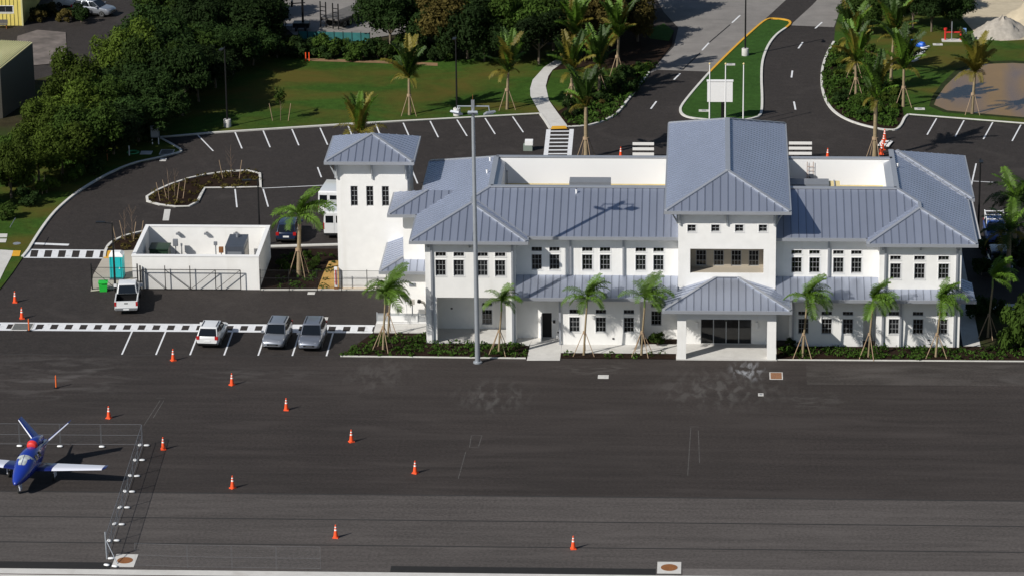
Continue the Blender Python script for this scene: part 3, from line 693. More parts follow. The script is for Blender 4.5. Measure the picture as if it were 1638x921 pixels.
for a, b, o in [((EX0, EY), (EX1, EY), (0, -1)), ((EX1, MY), (20.3, MY), (0, -1)), ((28.1, MY), (RX0, MY), (0, -1)), ((RX0, EY), (RX1, EY), (0, -1)),
                ((EX0, EY - .14), (EX0, YE), (-1, 0)), ((RX1, EY - .14), (RX1, YX), (1, 0)), ((RX1+XE, YX), (RX1+XE, YX+2*TM), (1, 0)), ((RX1, YX), (RX1+XE+.14, YX), (0, -1)), ((EX1, EY - .14), (EX1, MY), (1, 0)), ((RX0, EY - .14), (RX0, MY), (-1, 0))]:
    gutter(R1, a, b, ZE, o)
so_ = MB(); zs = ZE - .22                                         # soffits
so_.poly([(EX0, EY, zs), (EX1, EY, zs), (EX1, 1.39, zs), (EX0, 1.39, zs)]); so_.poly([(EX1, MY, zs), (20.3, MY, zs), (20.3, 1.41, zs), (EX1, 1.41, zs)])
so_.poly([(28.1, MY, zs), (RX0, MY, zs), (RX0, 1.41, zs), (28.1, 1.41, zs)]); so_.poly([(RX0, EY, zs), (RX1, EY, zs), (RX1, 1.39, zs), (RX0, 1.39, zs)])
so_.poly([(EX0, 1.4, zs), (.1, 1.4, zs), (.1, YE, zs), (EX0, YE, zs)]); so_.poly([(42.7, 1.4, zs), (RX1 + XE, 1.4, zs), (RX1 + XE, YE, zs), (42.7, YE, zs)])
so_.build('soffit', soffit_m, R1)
# narrow inner slopes that fall into the roof well
for xa, sg in ((RL, 1), (RR, -1)):
    MB().hexa([(xa + sg*.1, MY+TM+.1, zr(TM) - .02), (xa + sg*.75, MY+TM+.35, zr(TM) - .34), (xa + sg*.75, YB_ - .4, zr(TM) - .34), (xa + sg*.1, YB_ - .1, zr(TM) - .02)],
              [(xa + sg*.1, MY+TM+.1, zr(TM) + .03), (xa + sg*.75, MY+TM+.35, zr(TM) - .29), (xa + sg*.75, YB_ - .4, zr(TM) - .29), (xa + sg*.1, YB_ - .1, zr(TM) + .03)]).build('inner_slope', metal_trim, R1)
# roof well: inner parapet walls
pt = zr(TM) - .05
for x0, x1, lab in ((RL + .12, 20.29, 'l'), (28.11, RR - .12, 'r')):
    MB().box(x0, x1, YB_ - .32, YB_ - .08, 8.95, pt).build('parapet', trim_w, TB)
    MB().box(x0, x1, YB_ - .34, YB_ - .06, 8.15, 8.945).build('flashing', flash_y, TB)
    MB().box(x0, x1, MY + TM + .06, MY + TM + .3, 8.15, pt).build('parapet', trim_w, TB)
MB().box(RL + .45, RL + .72, MY + TM + .31, YB_ - .36, 8.15, pt - .32).build('parapet', trim_w, TB)
MB().box(RR - .72, RR - .45, MY + TM + .31, YB_ - .36, 8.15, pt - .32).build('parapet', trim_w, TB)
# tower roof
TX0, TX1, TY0, TY1, TZ = 19.32, 29.16, -.5, 24.0, 11.5; th = (TX1 - TX0)/2
R2 = MB().box(20.0, 28.4, .1, 23.4, 11.2, 11.28).build('tower_roof', soffit_m, TB)
pk0, pk1 = (TX0 + th, TY0 + th, TZ + K*th), (TX0 + th, TY1 - th, TZ + K*th)
slope(R2, [(TX0, TY0, TZ), (TX1, TY0, TZ), pk0], (1, 0, 0))
slope(R2, [(TX0, TY0, TZ), pk0, pk1, (TX0, TY1, TZ)], (0, 1, 0), False); slope(R2, [(TX1, TY0, TZ), pk0, pk1, (TX1, TY1, TZ)], (0, 1, 0), False)
slope(R2, [(TX0, TY1, TZ), pk1, (TX1, TY1, TZ)], (1, 0, 0), False)
for a, b in [((TX0, TY0, TZ), pk0), ((TX1, TY0, TZ), pk0), ((TX0, TY1, TZ), pk1), ((TX1, TY1, TZ), pk1)]: cap(R2, a, b)
cap(R2, pk0, pk1, .4, .12)
gutter(R2, (TX0 - .14, TY0), (TX1 + .14, TY0), TZ, (0, -1)); gutter(R2, (TX0, TY0), (TX0, TY1), TZ, (-1, 0)); gutter(R2, (TX1, TY0), (TX1, TY1), TZ, (1, 0))
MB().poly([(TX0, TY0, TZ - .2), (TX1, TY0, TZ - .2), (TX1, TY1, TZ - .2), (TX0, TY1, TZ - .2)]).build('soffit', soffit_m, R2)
# portico roof
PZ, PYE = 4.38, -3.95; px0, px1 = 19.22, 29.24; pd = .2 - PYE; kp = .325
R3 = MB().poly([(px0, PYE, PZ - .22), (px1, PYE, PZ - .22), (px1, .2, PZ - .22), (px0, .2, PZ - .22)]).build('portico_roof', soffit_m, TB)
a, b = (px0 + pd, .2, PZ + kp*pd), (px1 - pd, .2, PZ + kp*pd)
slope(R3, [(px0, PYE, PZ), (px1, PYE, PZ), b, a], (1, 0, 0)); slope(R3, [(px0, PYE, PZ), a, (px0, .2, PZ)], (0, 1, 0), False); slope(R3, [(px1, PYE, PZ), b, (px1, .2, PZ)], (0, 1, 0), False)
cap(R3, (px0, PYE, PZ), a); cap(R3, (px1, PYE, PZ), b); cap(R3, (a[0], .16, a[2]), (b[0], .16, b[2]), .2, .06)
gutter(R3, (px0 - .14, PYE), (px1 + .14, PYE), PZ, (0, -1)); gutter(R3, (px0, PYE), (px0, .2), PZ, (-1, 0)); gutter(R3, (px1, PYE), (px1, .2), PZ, (1, 0))
# long canopy over the ground floor
CY, CZ = -1.23, 4.42
def cz(y): return CZ + K*(y - CY)
R4 = MB().poly([(7.25, CY, CZ - .22), (20.29, CY, CZ - .22), (20.29, 1.4, CZ - .22), (7.25, 1.4, CZ - .22)]).build('canopy', soffit_m, TB)
slope(R4, [(7.25, CY, CZ), (20.29, CY, CZ), (20.29, 1.4, cz(1.4)), (7.25, 1.4, cz(1.4))], (1, 0, 0)); gutter(R4, (7.25, CY), (19.2, CY), CZ, (0, -1))
R5 = MB().poly([(28.11, CY, CZ - .22), (43.9, CY, CZ - .22), (43.9, 0, CZ - .22), (36.3, 0, CZ - .22), (36.3, 1.4, CZ - .22), (28.11, 1.4, CZ - .22)]).build('canopy', soffit_m, TB)
slope(R5, [(28.11, CY, CZ), (36.35, CY, CZ), (36.35, 1.4, cz(1.4)), (28.11, 1.4, cz(1.4))], (1, 0, 0)); slope(R5, [(36.36, CY, CZ), (43.95, CY, CZ), (42.7, 0, cz(0)), (36.36, 0, cz(0))], (1, 0, 0))
slope(R5, [(43.95, CY, CZ), (42.7, 0, cz(0)), (42.86, 3.0, cz(0)), (43.95, 3.0, CZ)], (0, 1, 0), False)
gutter(R5, (29.2, CY), (44.05, CY), CZ, (0, -1)); cap(R5, (43.95, CY, CZ), (42.7, 0, cz(0)), .2, .08)
# downspouts
for x, Y, z0, z1 in [(690.5, 0, .1, 8.7), (819.5, 0, .1, 8.7), (912.7, 1.4, 5.5, 8.7), (997.3, 1.4, 5.5, 8.7), (895.7, -.1, .1, 4.3), (1325.3, 1.4, 5.5, 8.7), (1416, 0, 5.0, 8.7), (1530.6, 0, 5.0, 8.7),
                     (1268.5, -.1, .1, 4.3), (1412, -.1, .1, 4.3), (1440.5, -.1, .1, 4.3), (1527, -.1, .1, 4.3), (1403, 1.4, .1, 4.4)]:
    c = PY(x, 430 if z1 > 6 else 510, Y); MB().box(c.x - .08, c.x + .08, Y - .14, Y - .02, z0, z1).build('downspout', metal_trim, TB)
# knee brackets under the eaves
def bracket(x, y, z, out, ln=.62, dp=1.15):
    o = Vector((out[0], out[1], 0)); p = Vector((x, y, z)); m = MB()
    m.bar(p + o*.07, p + o*.07 - Vector((0, 0, dp)), .13, .13, o); m.bar(p - Vector((0, 0, .07)), p + o*ln - Vector((0, 0, .07)), .13, .13)
    m.bar(p + o*ln*.9 - Vector((0, 0, .12)), p + o*.1 - Vector((0, 0, dp*.8)), .11, .11, o)
    m.build('bracket', bracket_m, TB)
for x in (20.45, 24.2, 27.95): bracket(x, .2, 11.28, (0, -1))
for y in (.4, 6): bracket(20.3, y, 11.28, (-1, 0)); bracket(28.1, y, 11.28, (1, 0))
for x, y in [(.25, 0), (7.0, 0), (36.6, 0), (42.6, 0), (3.6, 0), (39.6, 0)]: bracket(x, y, 8.66, (0, -1), .45, .45)
# roof vents
def vent(x, y, z, h=.35):
    MB().tube((x, y, z - .1), (x, y, z + h), .07, n=8).tube((x, y, z + h - .06), (x, y, z + h), .1, .08).build('vent_pipe', trim_w, TB)
for q, plane in [((784, 258), 'w'), ((779, 278), 'w')]:
    r_ = ray(*q); t_ = ((ZE - K*EX0*1.0) - 0); 
    # intersection with the west slope z = ZE + K (x - EX0)
    t_ = (ZE - K*EX0 - CAMLOC[2] + K*CAMLOC[0])/(r_[2] - K*r_[0]); p_ = CAMLOC + r_*t_; vent(*p_)
for q in [(922, 310)]:
    r_ = ray(*q); t_ = (ZE - K*MY - CAMLOC[2] + K*CAMLOC[1])/(r_[2] - K*r_[1]); p_ = CAMLOC + r_*t_; vent(*p_)
for q in [(1436, 268)]:
    r_ = ray(*q); t_ = (ZE + K*RX1 - CAMLOC[2] - K*CAMLOC[0])/(r_[2] + K*r_[0]); p_ = CAMLOC + r_*t_; vent(*p_)

# ------------------------------------------------------------------ left clock-tower-like block and annex
LX0, LX1, LY = -8.4, -2.43, 13.25
L_ = MB()
lw = [(PY(a, 315, LY).x, PY(b, 315, LY).x, PY(590, 330, LY).z, PY(590, 298, LY).z) for a, b in ((561, 572.5), (586, 597.5), (611, 622.5))]
wall_xz(L_, LX0, LX1, 0, 11.15, LY, lw)
for q in lw: window(TB, *q, LY, 2, 4, surround=False, t=.05)
L_.box(LX0 + .01, LX0 + .25, LY + .15, LY + 6.0, 0, 11.15); L_.poly([(LX1, LY, 0), (LX1, LY + 6.0, 0), (LX1, LY + 6.0, 11.15), (LX1, LY, 11.15)]); L_.poly([(LX0, LY, 0), (LX0, LY, 11.15), (LX0, LY + .15, 11.15), (LX0, LY + .15, 0)])
L_.poly([(LX0, LY + 6.0, 0), (LX0, LY + 6.0, 11.15), (LX1, LY + 6.0, 11.15), (LX1, LY + 6.0, 0)])
L_.build('stair_tower_wall', stucco, TB)
lx0, lx1, ly0, ly1, lz = -9.16, -1.9, 12.5, 19.9, 11.45; lh = (lx1 - lx0)/2
R6 = MB().poly([(lx0, ly0, lz - .2), (lx1, ly0, lz - .2), (lx1, ly1, lz - .2), (lx0, ly1, lz - .2)]).build('stair_tower_roof', soffit_m, TB)
kl = .37; pk = ((lx0 + lx1)/2, ly0 + lh, lz + kl*lh); pkb = ((lx0 + lx1)/2, ly1 - lh, lz + kl*lh)
slope(R6, [(lx0, ly0, lz), (lx1, ly0, lz), pk], (1, 0, 0)); slope(R6, [(lx0, ly0, lz), pk, pkb, (lx0, ly1, lz)], (0, 1, 0), False); slope(R6, [(lx1, ly0, lz), pk, pkb, (lx1, ly1, lz)], (0, 1, 0), False)
slope(R6, [(lx0, ly1, lz), pkb, (lx1, ly1, lz)], (1, 0, 0), False)
for a in [(lx0, ly0, lz), (lx1, ly0, lz)]: cap(R6, a, pk)
gutter(R6, (lx0 - .14, ly0), (lx1 + .14, ly0), lz, (0, -1)); gutter(R6, (lx0, ly0), (lx0, ly1), lz, (-1, 0)); gutter(R6, (lx1, ly0), (lx1, ly1), lz, (1, 0))
for x in (LX0 + .1, (LX0 + LX1)/2 + .05, LX1 - .1): bracket(x, LY, 11.25, (0, -1), .65, 1.5)
for y in (LY + .1, LY + 5.5): bracket(LX0, y, 11.25, (-1, 0), .65, 1.5); bracket(LX1, y, 11.25, (1, 0), .65, 1.5)
# annex: upper and lower hips against the west side
A_ = MB().box(-2.35, -.0, 7.2, 11.4, 4.2, 8.7).box(-3.6, -.0, 6.4, 14.8, .1, 4.05)
A_.build('annex_wall', stucco, TB)
ux0, uy0, uy1 = -3.4, 6.25, 12.2; uh = (uy1 - uy0)/2
R7 = MB().poly([(ux0, uy0, ZE - .22), (.1, uy0, ZE - .22), (.1, uy1, ZE - .22), (ux0, uy1, ZE - .22)]).build('annex_roof', soffit_m, TB)
zu = ZE + K*uh
slope(R7, [(ux0, uy0, ZE), (EX0, uy0, ZE), (EX0 + uh, uy0 + uh, zu), (ux0 + uh, uy0 + uh, zu)], (1, 0, 0)); slope(R7, [(ux0, uy0, ZE), (ux0 + uh, uy0 + uh, zu), (ux0, uy1, ZE)], (0, 1, 0), False)
slope(R7, [(ux0, uy1, ZE), (EX0, uy1, ZE), (EX0 + uh, uy0 + uh, zu), (ux0 + uh, uy0 + uh, zu)], (1, 0, 0), False)
cap(R7, (ux0, uy0, ZE), (ux0 + uh, uy0 + uh, zu)); gutter(R7, (ux0 - .14, uy0), (EX0, uy0), ZE, (0, -1)); gutter(R7, (ux0, uy0), (ux0, uy1), ZE, (-1, 0))
vx0, vy0, vz, vt = -4.15, 5.8, 4.15, 1.75
R8 = MB().poly([(vx0, vy0, vz - .22), (.0, vy0, vz - .22), (.0, 15.2, vz - .22), (vx0, 15.2, vz - .22)]).build('annex_roof', soffit_m, TB)
slope(R8, [(vx0, vy0, vz), (-.01, vy0, vz), (-.01, vy0 + vt, vz + K*vt), (vx0 + vt, vy0 + vt, vz + K*vt)], (1, 0, 0))
slope(R8, [(vx0, vy0, vz), (vx0 + vt, vy0 + vt, vz + K*vt), (vx0 + vt, 15.2, vz + K*vt), (vx0, 15.2, vz)], (0, 1, 0), False)
cap(R8, (vx0, vy0, vz), (vx0 + vt, vy0 + vt, vz + K*vt), .2); gutter(R8, (vx0 - .14, vy0), (-.01, vy0), vz, (0, -1)); gutter(R8, (vx0, vy0), (vx0, 15.2), vz, (-1, 0))
vt_ = MB(); c = PY(659.5, 455, 6.4); vt_.box(c.x - .25, c.x + .25, 6.33, 6.4, c.z - .14, c.z + .14); vt_.build('louvre', greym, TB)
# the remaining seams and the sheathing under all panels
sp = STUFF.build('side_roof_panels', metal_roof, TB); sp["kind"] = "stuff"
UND.build('roof_sheathing', metal_under, TB)
print("individual roof panels:", NPAN)

# ================================================================== UTILITY ENCLOSURE AND EQUIPMENT
E0, E1, F0, F1, EH = -25.85, -15.1, 12.9, 21.15, 2.9
EN = thing('utility_enclosure', 'roofless white walled utility enclosure behind the black gate', 'enclosure', (-20.5, 17, 0))
MB().box(E0, E1, F0, F0 + .25, 0, EH).build('front_wall', stucco, EN); MB().box(E0, E1, F1 - .25, F1, 0, EH).build('back_wall', stucco, EN)
MB().box(E0, E0 + .25, F0 + .252, F1 - .252, 0, EH - .004).build('side_wall', stucco, EN); MB().box(E1 - .25, E1, F0 + .252, F1 - .252, 0, EH - .004).build('side_wall', stucco, EN)
cp = MB(); 
for a in [(E0 - .04, E1 + .04, F0 - .04, F0 + .29), (E0 - .04, E1 + .04, F1 - .29, F1 + .04)]: cp.box(*a, EH + .002, EH + .10)
for a in [(E0 - .04, E0 + .29, F0 + .292, F1 - .292), (E1 - .29, E1 + .04, F0 + .292, F1 - .292)]: cp.box(*a, EH + .002, EH + .098)
cp.build('coping', trim_w, EN)
MB().box(E0 + .255, E1 - .255, F0 + .255, F1 - .255, .0, .06).build('floor', conc, EN)
def wallthing(name, label, cat, x, y, Y, w_, h_, d_, m, post=None):
    c = PY(x, y, Y); t = thing(name, label, cat, (c.x, Y, .06))
    MB().box(c.x - w_/2, c.x + w_/2, Y - d_, Y, c.z - h_/2, c.z + h_/2).build('housing', m, t)
    MB().box(c.x - w_/2 + .04, c.x + w_/2 - .04, Y - d_ - .02, Y - d_, c.z - h_/2 + .05, c.z + h_/2 - .05).build('cover', m, t)
    MB().tube((c.x, Y - d_/2, .06), (c.x, Y - d_/2, c.z - h_/2), .05, n=8).build('conduit', post or greym, t)
    return t
bw_ = F1 - .3
wallthing('electric_meter', 'grey electric meter cabinet on the inner back wall of the enclosure', 'meter', 281, 387.5, 20.2, .42, .6, .25, greym)
wallthing('meter_post', 'thin grey post with small box beside the meter cabinet', 'post', 290.5, 391, 20.2, .15, .2, .15, greym)
wallthing('pump_controller', 'small grey control box on posts left of the red bell', 'control box', 345, 389, 20.1, .3, .3, .2, greym)
wallthing('alarm_bell', 'rusty red round alarm box beside the generator', 'alarm', 354, 399, 19.2, .38, .5, .22, rust)
for i, x in enumerate((286, 331, 378)):
    c = PY(x, 373, bw_); t = thing('wall_lamp', 'small grey down lamp high on the inner wall of the enclosure', 'lamp', (c.x, bw_ + .05, c.z), group='lamps inside the enclosure')
    MB().box(c.x - .22, c.x + .16, bw_ - .28, bw_ - .06, c.z - .08, c.z + .06).build('shade', greym, t); MB().box(c.x - .08, c.x + .08, bw_ - .07, bw_ + .05, c.z - .06, c.z + .1).build('arm', blackm, t)
g = thing('generator', 'dark grey standby generator box inside the white enclosure', 'generator', (-17.6, 17.6, .06))
MB().box(-18.35, -16.75, 16.0, 19.4, .3, 2.75).build('cabinet', dgrey, g); MB().box(-18.45, -16.65, 15.9, 19.5, .06, .3).build('base_skid', blackm, g)
MB().box(-18.15, -16.95, 15.97, 16.0, .6, 2.3).build('louvre', greym, g); MB().box(-16.75, -16.72, 16.5, 18.9, .7, 2.3).build('side_door', asphalt_roll, g)
MB().tube((-17.6, 18.7, 2.75), (-17.6, 18.7, 3.0), .14, n=10).build('exhaust', greym, g)
g = thing('transformer', 'dark green transformer box in the shaded corner of the enclosure', 'transformer', (-24.2, 18.3, .06))
MB().box(-25.1, -23.5, 17.6, 19.2, .06, 1.9).build('cabinet', green_box, g); MB().box(-25.15, -23.45, 17.5, 19.25, 1.9, 2.0).build('lid', green_box, g)
for k in range(5): MB().box(-25.0 + .3*k, -24.85 + .3*k, 17.45, 17.6, .4, 1.6).build('fin', green_box, g)
g = thing('panel_box', 'small white panel box on the inner right wall of the enclosure', 'panel', (-15.6, 14.6, 1.2))
MB().box(-15.62, -15.36, 14.2, 14.9, 1.3, 2.3).build('housing', greym, g); MB().box(-15.64, -15.62, 14.25, 14.85, 1.35, 2.25).build('cover', trim_w, g)

# black gate and fence in front of the enclosure
GY = F0 - .35
gt = thing('sliding_gate', 'black cantilever sliding gate with diagonal braces before the white enclosure', 'gate', (-21, GY, 0))
def gx(x): return PY(x, 440, GY).x
xs = [gx(v) for v in (227, 264, 304, 344.5, 384.5)]
for x in xs: MB().tube((x, GY, .1), (x, GY, 1.85 + (.35 if x in xs[1:3] else 0)), .04, n=6).build('upright', blackm, gt)
MB().tube((xs[0], GY, 1.85), (xs[-1], GY, 1.85), .035, n=6).build('top_rail', blackm, gt); MB().tube((xs[0], GY, .12), (xs[-1], GY, .12), .035, n=6).build('bottom_rail', blackm, gt)
for i in range(4):
    a, b = (1.85, .12) if i < 2 else (.12, 1.85)
    MB().tube((xs[i], GY, a), (xs[i+1], GY, b), .03, n=6).build('brace', blackm, gt)
MB().poly([(xs[0], GY, .12), (xs[-1], GY, .12), (xs[-1], GY, 1.85), (xs[0], GY, 1.85)]).build('mesh', ml2, gt)
fn = thing('fence', 'black chain-link fence panel beside the turquoise toilet', 'fence', (gx(185), GY, 0))
fx = [gx(146.5), gx(220)]
for x in fx: MB().tube((x, GY, 0), (x, GY, 2.35), .06, n=8).build('post', blackm, fn)
MB().tube((gx(224.5), GY, 0), (gx(224.5), GY, 2.2), .07, n=8).build('post', blackm, fn)
for z in (2.0, 1.1, .12): MB().tube((fx[0], GY, z), (fx[1], GY, z), .025, n=6).build('rail', blackm, fn)
MB().tube((fx[0], GY, 1.9), (gx(185), GY, .12), .022, n=6).build('brace', blackm, fn); MB().tube((fx[1], GY, 1.1), (gx(208), GY, .95), .022, n=6).build('brace', blackm, fn)
MB().poly([(fx[0], GY, .1), (fx[1], GY, .1), (fx[1], GY, 2.0), (fx[0], GY, 2.0)]).build('mesh', ml2, fn)
fn = thing('fence', 'black chain-link fence running from the enclosure to the stair tower over yellow gravel', 'fence', (-9, 12.55, 0))
fy = 12.55; fxs = [PY(v, 445, fy).x for v in (416.5, 462, 507, 546, 587, 618)]
for x in fxs: MB().tube((x, fy, 0), (x, fy, 1.95), .035, n=6).build('post', blackm, fn)
for z in (1.85, 1.15): MB().tube((fxs[0], fy, z), (fxs[-1], fy, z), .018, n=6).build('rail', blackm, fn)
MB().poly([(fxs[0], fy, .1), (fxs[-1], fy, .1), (fxs[-1], fy, 1.85), (fxs[0], fy, 1.85)]).build('mesh', ml2, fn)
# small equipment by the stair tower, and behind the slatted screen
t = thing('backflow_preventer', 'white backflow preventer with rusty foot by the stair tower corner', 'equipment', (-8.65, 12.95, .07))
MB().box(-8.75, -8.5, 12.9, 13.15, .25, 2.0).build('cover', white_pl, t); MB().box(-8.78, -8.47, 12.86, 13.18, .05, .27).build('foot', rust, t); MB().box(-8.66, -8.58, 12.85, 12.9, .5, 1.8).build('handle', red_m, t)
t = thing('slatted_screen', 'low grey slatted screen with white panel at the terminal side', 'screen', (-2.3, 4.3, .12))
for k in range(8): MB().box(-4.42, -.2, 4.28, 4.33, .15 + .115*k, .22 + .115*k).build('slat', trim_w if k < 2 else bracket_m, t)
for x in (-4.4, -3.3, -1.0, -.22): MB().box(x - .04, x + .04, 4.33, 4.41, .12, 1.1).build('post', bracket_m, t)
MB().box(-3.25, -1.05, 4.23, 4.275, .3, .85).build('panel', trim_w, t)
for i, (x, lab) in enumerate(((650, 'white pipe stand with round top behind the slatted screen'), (659.5, 'grey pipe stand with square box behind the slatted screen'))):
    c = PY(x, 490, 5.4); t = thing('pipe_stand', lab, 'pipe', (c.x, 5.4, .12))
    MB().tube((c.x, 5.4, .12), (c.x, 5.4, 1.45), .045, n=8).build('pipe', trim_w if i == 0 else greym, t); MB().box(c.x - .2, c.x + .2, 5.3, 5.5, 1.45, 1.75 if i == 0 else 1.85).build('head', trim_w if i == 0 else asphalt_roll, t)
c = PY(674, 486, 5.4); t = thing('fire_connection', 'beige elbow pipe bending toward the wall beside the porch column', 'pipe', (c.x, 5.4, .12))
MB().path([(c.x + .4, 5.4, .12), (c.x + .4, 5.4, 1.2), (c.x + .2, 5.4, 1.6), (c.x - .15, 5.3, 1.75)], [.1, .1, .11, .13], 8).build('pipe', asphalt_roll, t); MB().tube((c.x - .1, 5.33, 1.72), (c.x - .25, 5.25, 1.78), .17, n=10).build('cap', blackm, t)
# rooftop equipment in the well
t = thing('rooftop_unit', 'long grey air handler in the left roof well of the terminal', 'air conditioner', (13.2, 11.2, 8.15))
a, b = PY(911, 292, 11.2).x, PY(977, 292, 11.2).x
zt_ = PY(944, 286, 11.6).z; MB().box(a, b, 10.6, 12.0, 8.35, zt_).build('housing', greym, t); MB().box(a - .15, b + .5, 10.5, 10.6, 8.2, zt_ - .3).build('front_panel', dgrey, t)
for x in (a + .4, (a+b)/2, b - .4): MB().box(x - .12, x + .12, 10.44, 10.5, zt_ - .75, zt_ - .35).build('access_door', trim_w, t)
MB().box(a - .1, b + .4, 10.7, 11.9, 8.15, 8.35).build('curb', blackm, t)
t = thing('roof_duct', 'long grey duct box beside the tower in the right roof well', 'duct', (30.5, 11.2, 8.15))
a, b = 28.2, PY(1326, 294, 11.2).x
zt_ = PY(1310, 289.5, 11.6).z; MB().box(a, b, 10.6, 12.2, 8.35, zt_).build('housing', greym, t); MB().box(b, b + .9, 10.7, 12.1, 8.3, zt_ - .15).build('end_section', flash_y, t); MB().box(b + .4, b + .5, 10.65, 12.15, 8.25, zt_ - .08).build('band', metal_trim, t); MB().box(a, b, 10.7, 12.1, 8.15, 8.35).build('curb', blackm, t)
t = thing('roof_ladder', 'rusty ladder fixed to the white wall of the right roof well', 'ladder', (31.2, YB_ - .4, 8.2))
c = PY(1296, 270, YB_ - .4)
for dx in (-.25, .25): MB().tube((c.x + dx, YB_ - .45, 8.2), (c.x + dx, YB_ - .45, 11.0), .022, n=6).build('rail', rust, t)
for k in range(7): MB().tube((c.x - .25, YB_ - .45, 8.6 + .33*k), (c.x + .25, YB_ - .45, 8.6 + .33*k), .016, n=6).build('rung', rust, t)
MB().box(c.x - .1, c.x + .3, YB_ - .6, YB_ - .46, 9.6, 9.95).build('hook_box', dgrey, t)
for i, x in enumerate((802.5, 811)):
    c = PY(x, 280, 13.0); t = thing('roof_pipe', ['copper coloured vent pipe in the shaded corner of the left roof well', 'tall thin grey pipe in the left roof well'][i], 'pipe', (c.x, 13, 8.15))
    MB().tube((c.x, 13, 8.15), (c.x, 13, 9.6 + .9*i), .05, n=8).build('pipe', [rust, greym][i], t); MB().tube((c.x, 13, 9.6 + .9*i), (c.x, 13, 9.7 + .9*i), .09, n=8).build('cap', [rust, greym][i], t)

# ================================================================== STREET FURNITURE
def toilet(loc):
    t = thing('portable_toilet', 'turquoise portable toilet with white roof on the concrete pad', 'toilet', loc)
    MB().box(-.56, .56, -.56, .56, .12, 2.05).build('cabin', teal, t, True); MB().box(-.6, .6, -.6, .6, 0, .12).build('base', dgrey, t, True)
    r = MB(); r.loft([[(-.6, -.6, 2.05), (.6, -.6, 2.05), (.6, .6, 2.05), (-.6, .6, 2.05)], [(-.56, -.56, 2.2), (.56, -.56, 2.2), (.56, .56, 2.2), (-.56, .56, 2.2)], [(-.35, -.35, 2.36), (.35, -.35, 2.36), (.35, .35, 2.36), (-.35, .35, 2.36)]]).build('roof', white_pl, t, True)
    d = MB().box(-.4, .4, -.61, -.565, .2, 1.95).build('door', teal, t, True); MB().box(.25, .34, -.63, -.612, 1.0, 1.15).build('latch', white_pl, d, True)
    for s in (-1, 1): MB().box(s*.5 - .05, s*.5 + .05, -.60, -.563, .14, 2.03).build('corner_rib', teal, t, True)
    return t
toilet((-27.6, 15.6, .05))
b = G(165, 466); t = thing('plastic_bin', 'bright lime green plastic bin standing by the pad edge', 'bin', (b.x, b.y + .2, 0), .1)
MB().loft([[(-.3, -.3, .0), (.3, -.3, 0), (.3, .3, 0), (-.3, .3, 0)], [(-.37, -.37, .75), (.37, -.37, .75), (.37, .37, .75), (-.37, .37, .75)]]).build('bin_body', lime, t, True); MB().box(-.4, .4, -.4, .42, .75, .82).build('lid', lime, t, True); MB().box(-.2, .2, -.46, -.4, .76, .80).build('handle', lime, t, True)

def lamp_proto(h, base):
    t = thing('light_pole', 'tmp', 'light pole')
    MB().tube((0, 0, .0), (0, 0, h), .10, .065, 10).build('pole', blackm, t, True, 30)
    if base: MB().lathe([(.36, 0), (.36, .72), (.33, .76)], 14).build('concrete_base', conc, t, True, 40)
    MB().bar((0, 0, h - .1), (-.75, 0, h), .07, .07).build('arm', blackm, t, True)
    MB().box(-1.35, -.6, -.17, .17, h - .03, h + .06).build('lamp_head', blackm, t, True)
    return t
lp = lamp_proto(8.0, True)
spots = [((364, 204), 'black light pole on white base standing on the lawn beside the dense trees', 1.4), ((731, 186), 'black light pole on white base between two staked palms on the lawn', 1.5), ((1192, 90), 'black light pole on white base inside the median island', 1.5), ((1564, 396), 'black light pole beside the east end of the terminal', 1.55)]
for i, (p, lab, rz) in enumerate(spots):
    o = lp if i == 0 else copy_tree(lp); b = G(*p); place(o, (b.x, b.y, .06), rz, lab, 'black parking lot light poles')
lp2 = lamp_proto(6.1, False); place(lp2, (-27.28, 12.25, .0), 0, 'short black light pole beside the turquoise toilet and gate', 'black parking lot light poles')
o = copy_tree(lp2); b = G(424, 372); place(o, (b.x, 24.5, 0), .3, 'black light pole rising behind the back wall of the enclosure', 'black parking lot light poles')

# high mast
t = thing('high_mast', 'tall grey high mast with three floodlights before the terminal porch', 'light mast', (4.41, -4.4, 0))
MB().tube((0, 0, 0), (-.08, 0, 21.6), .21, .13, 14).build('mast', galv, t, True, 30)
MB().lathe([(.36, 0), (.36, .1), (.3, .14)], 14).build('base_plate', galv, t, True)
MB().tube((-1.3, 0, 21.25), (1.2, 0, 21.25), .05, n=8).build('cross_arm', galv, t, True)
MB().box(-.2, .05, -.16, .1, 21.0, 21.75).build('hub', greym, t, True); MB().tube((-.08, 0, 21.7), (-.08, 0, 22.2), .018, n=6).build('lightning_rod', rust, t, True)
for x, rz in ((-1.35, -.5), (-.06, 0), (1.25, .5)):
    h = MB(); R_ = Matrix.Rotation(rz, 4, 'Z') @ Matrix.Rotation(radians(-28), 4, 'X'); c0 = Vector((x, -.35, 20.75))
    h.hexa([c0 + R_ @ Vector(p) for p in [(-.4, -.36, 0), (.4, -.36, 0), (.4, .36, 0), (-.4, .36, 0)]], [c0 + R_ @ Vector(p) for p in [(-.36, -.32, .16), (.36, -.32, .16), (.36, .32, .16), (-.36, .32, .16)]])
    f = h.build('floodlight', galv, t, True); MB().bar(c0 + Vector((0, 0, .1)), Vector((x*.92, 0, 21.2)), .06, .06).build('yoke', galv, f, True)

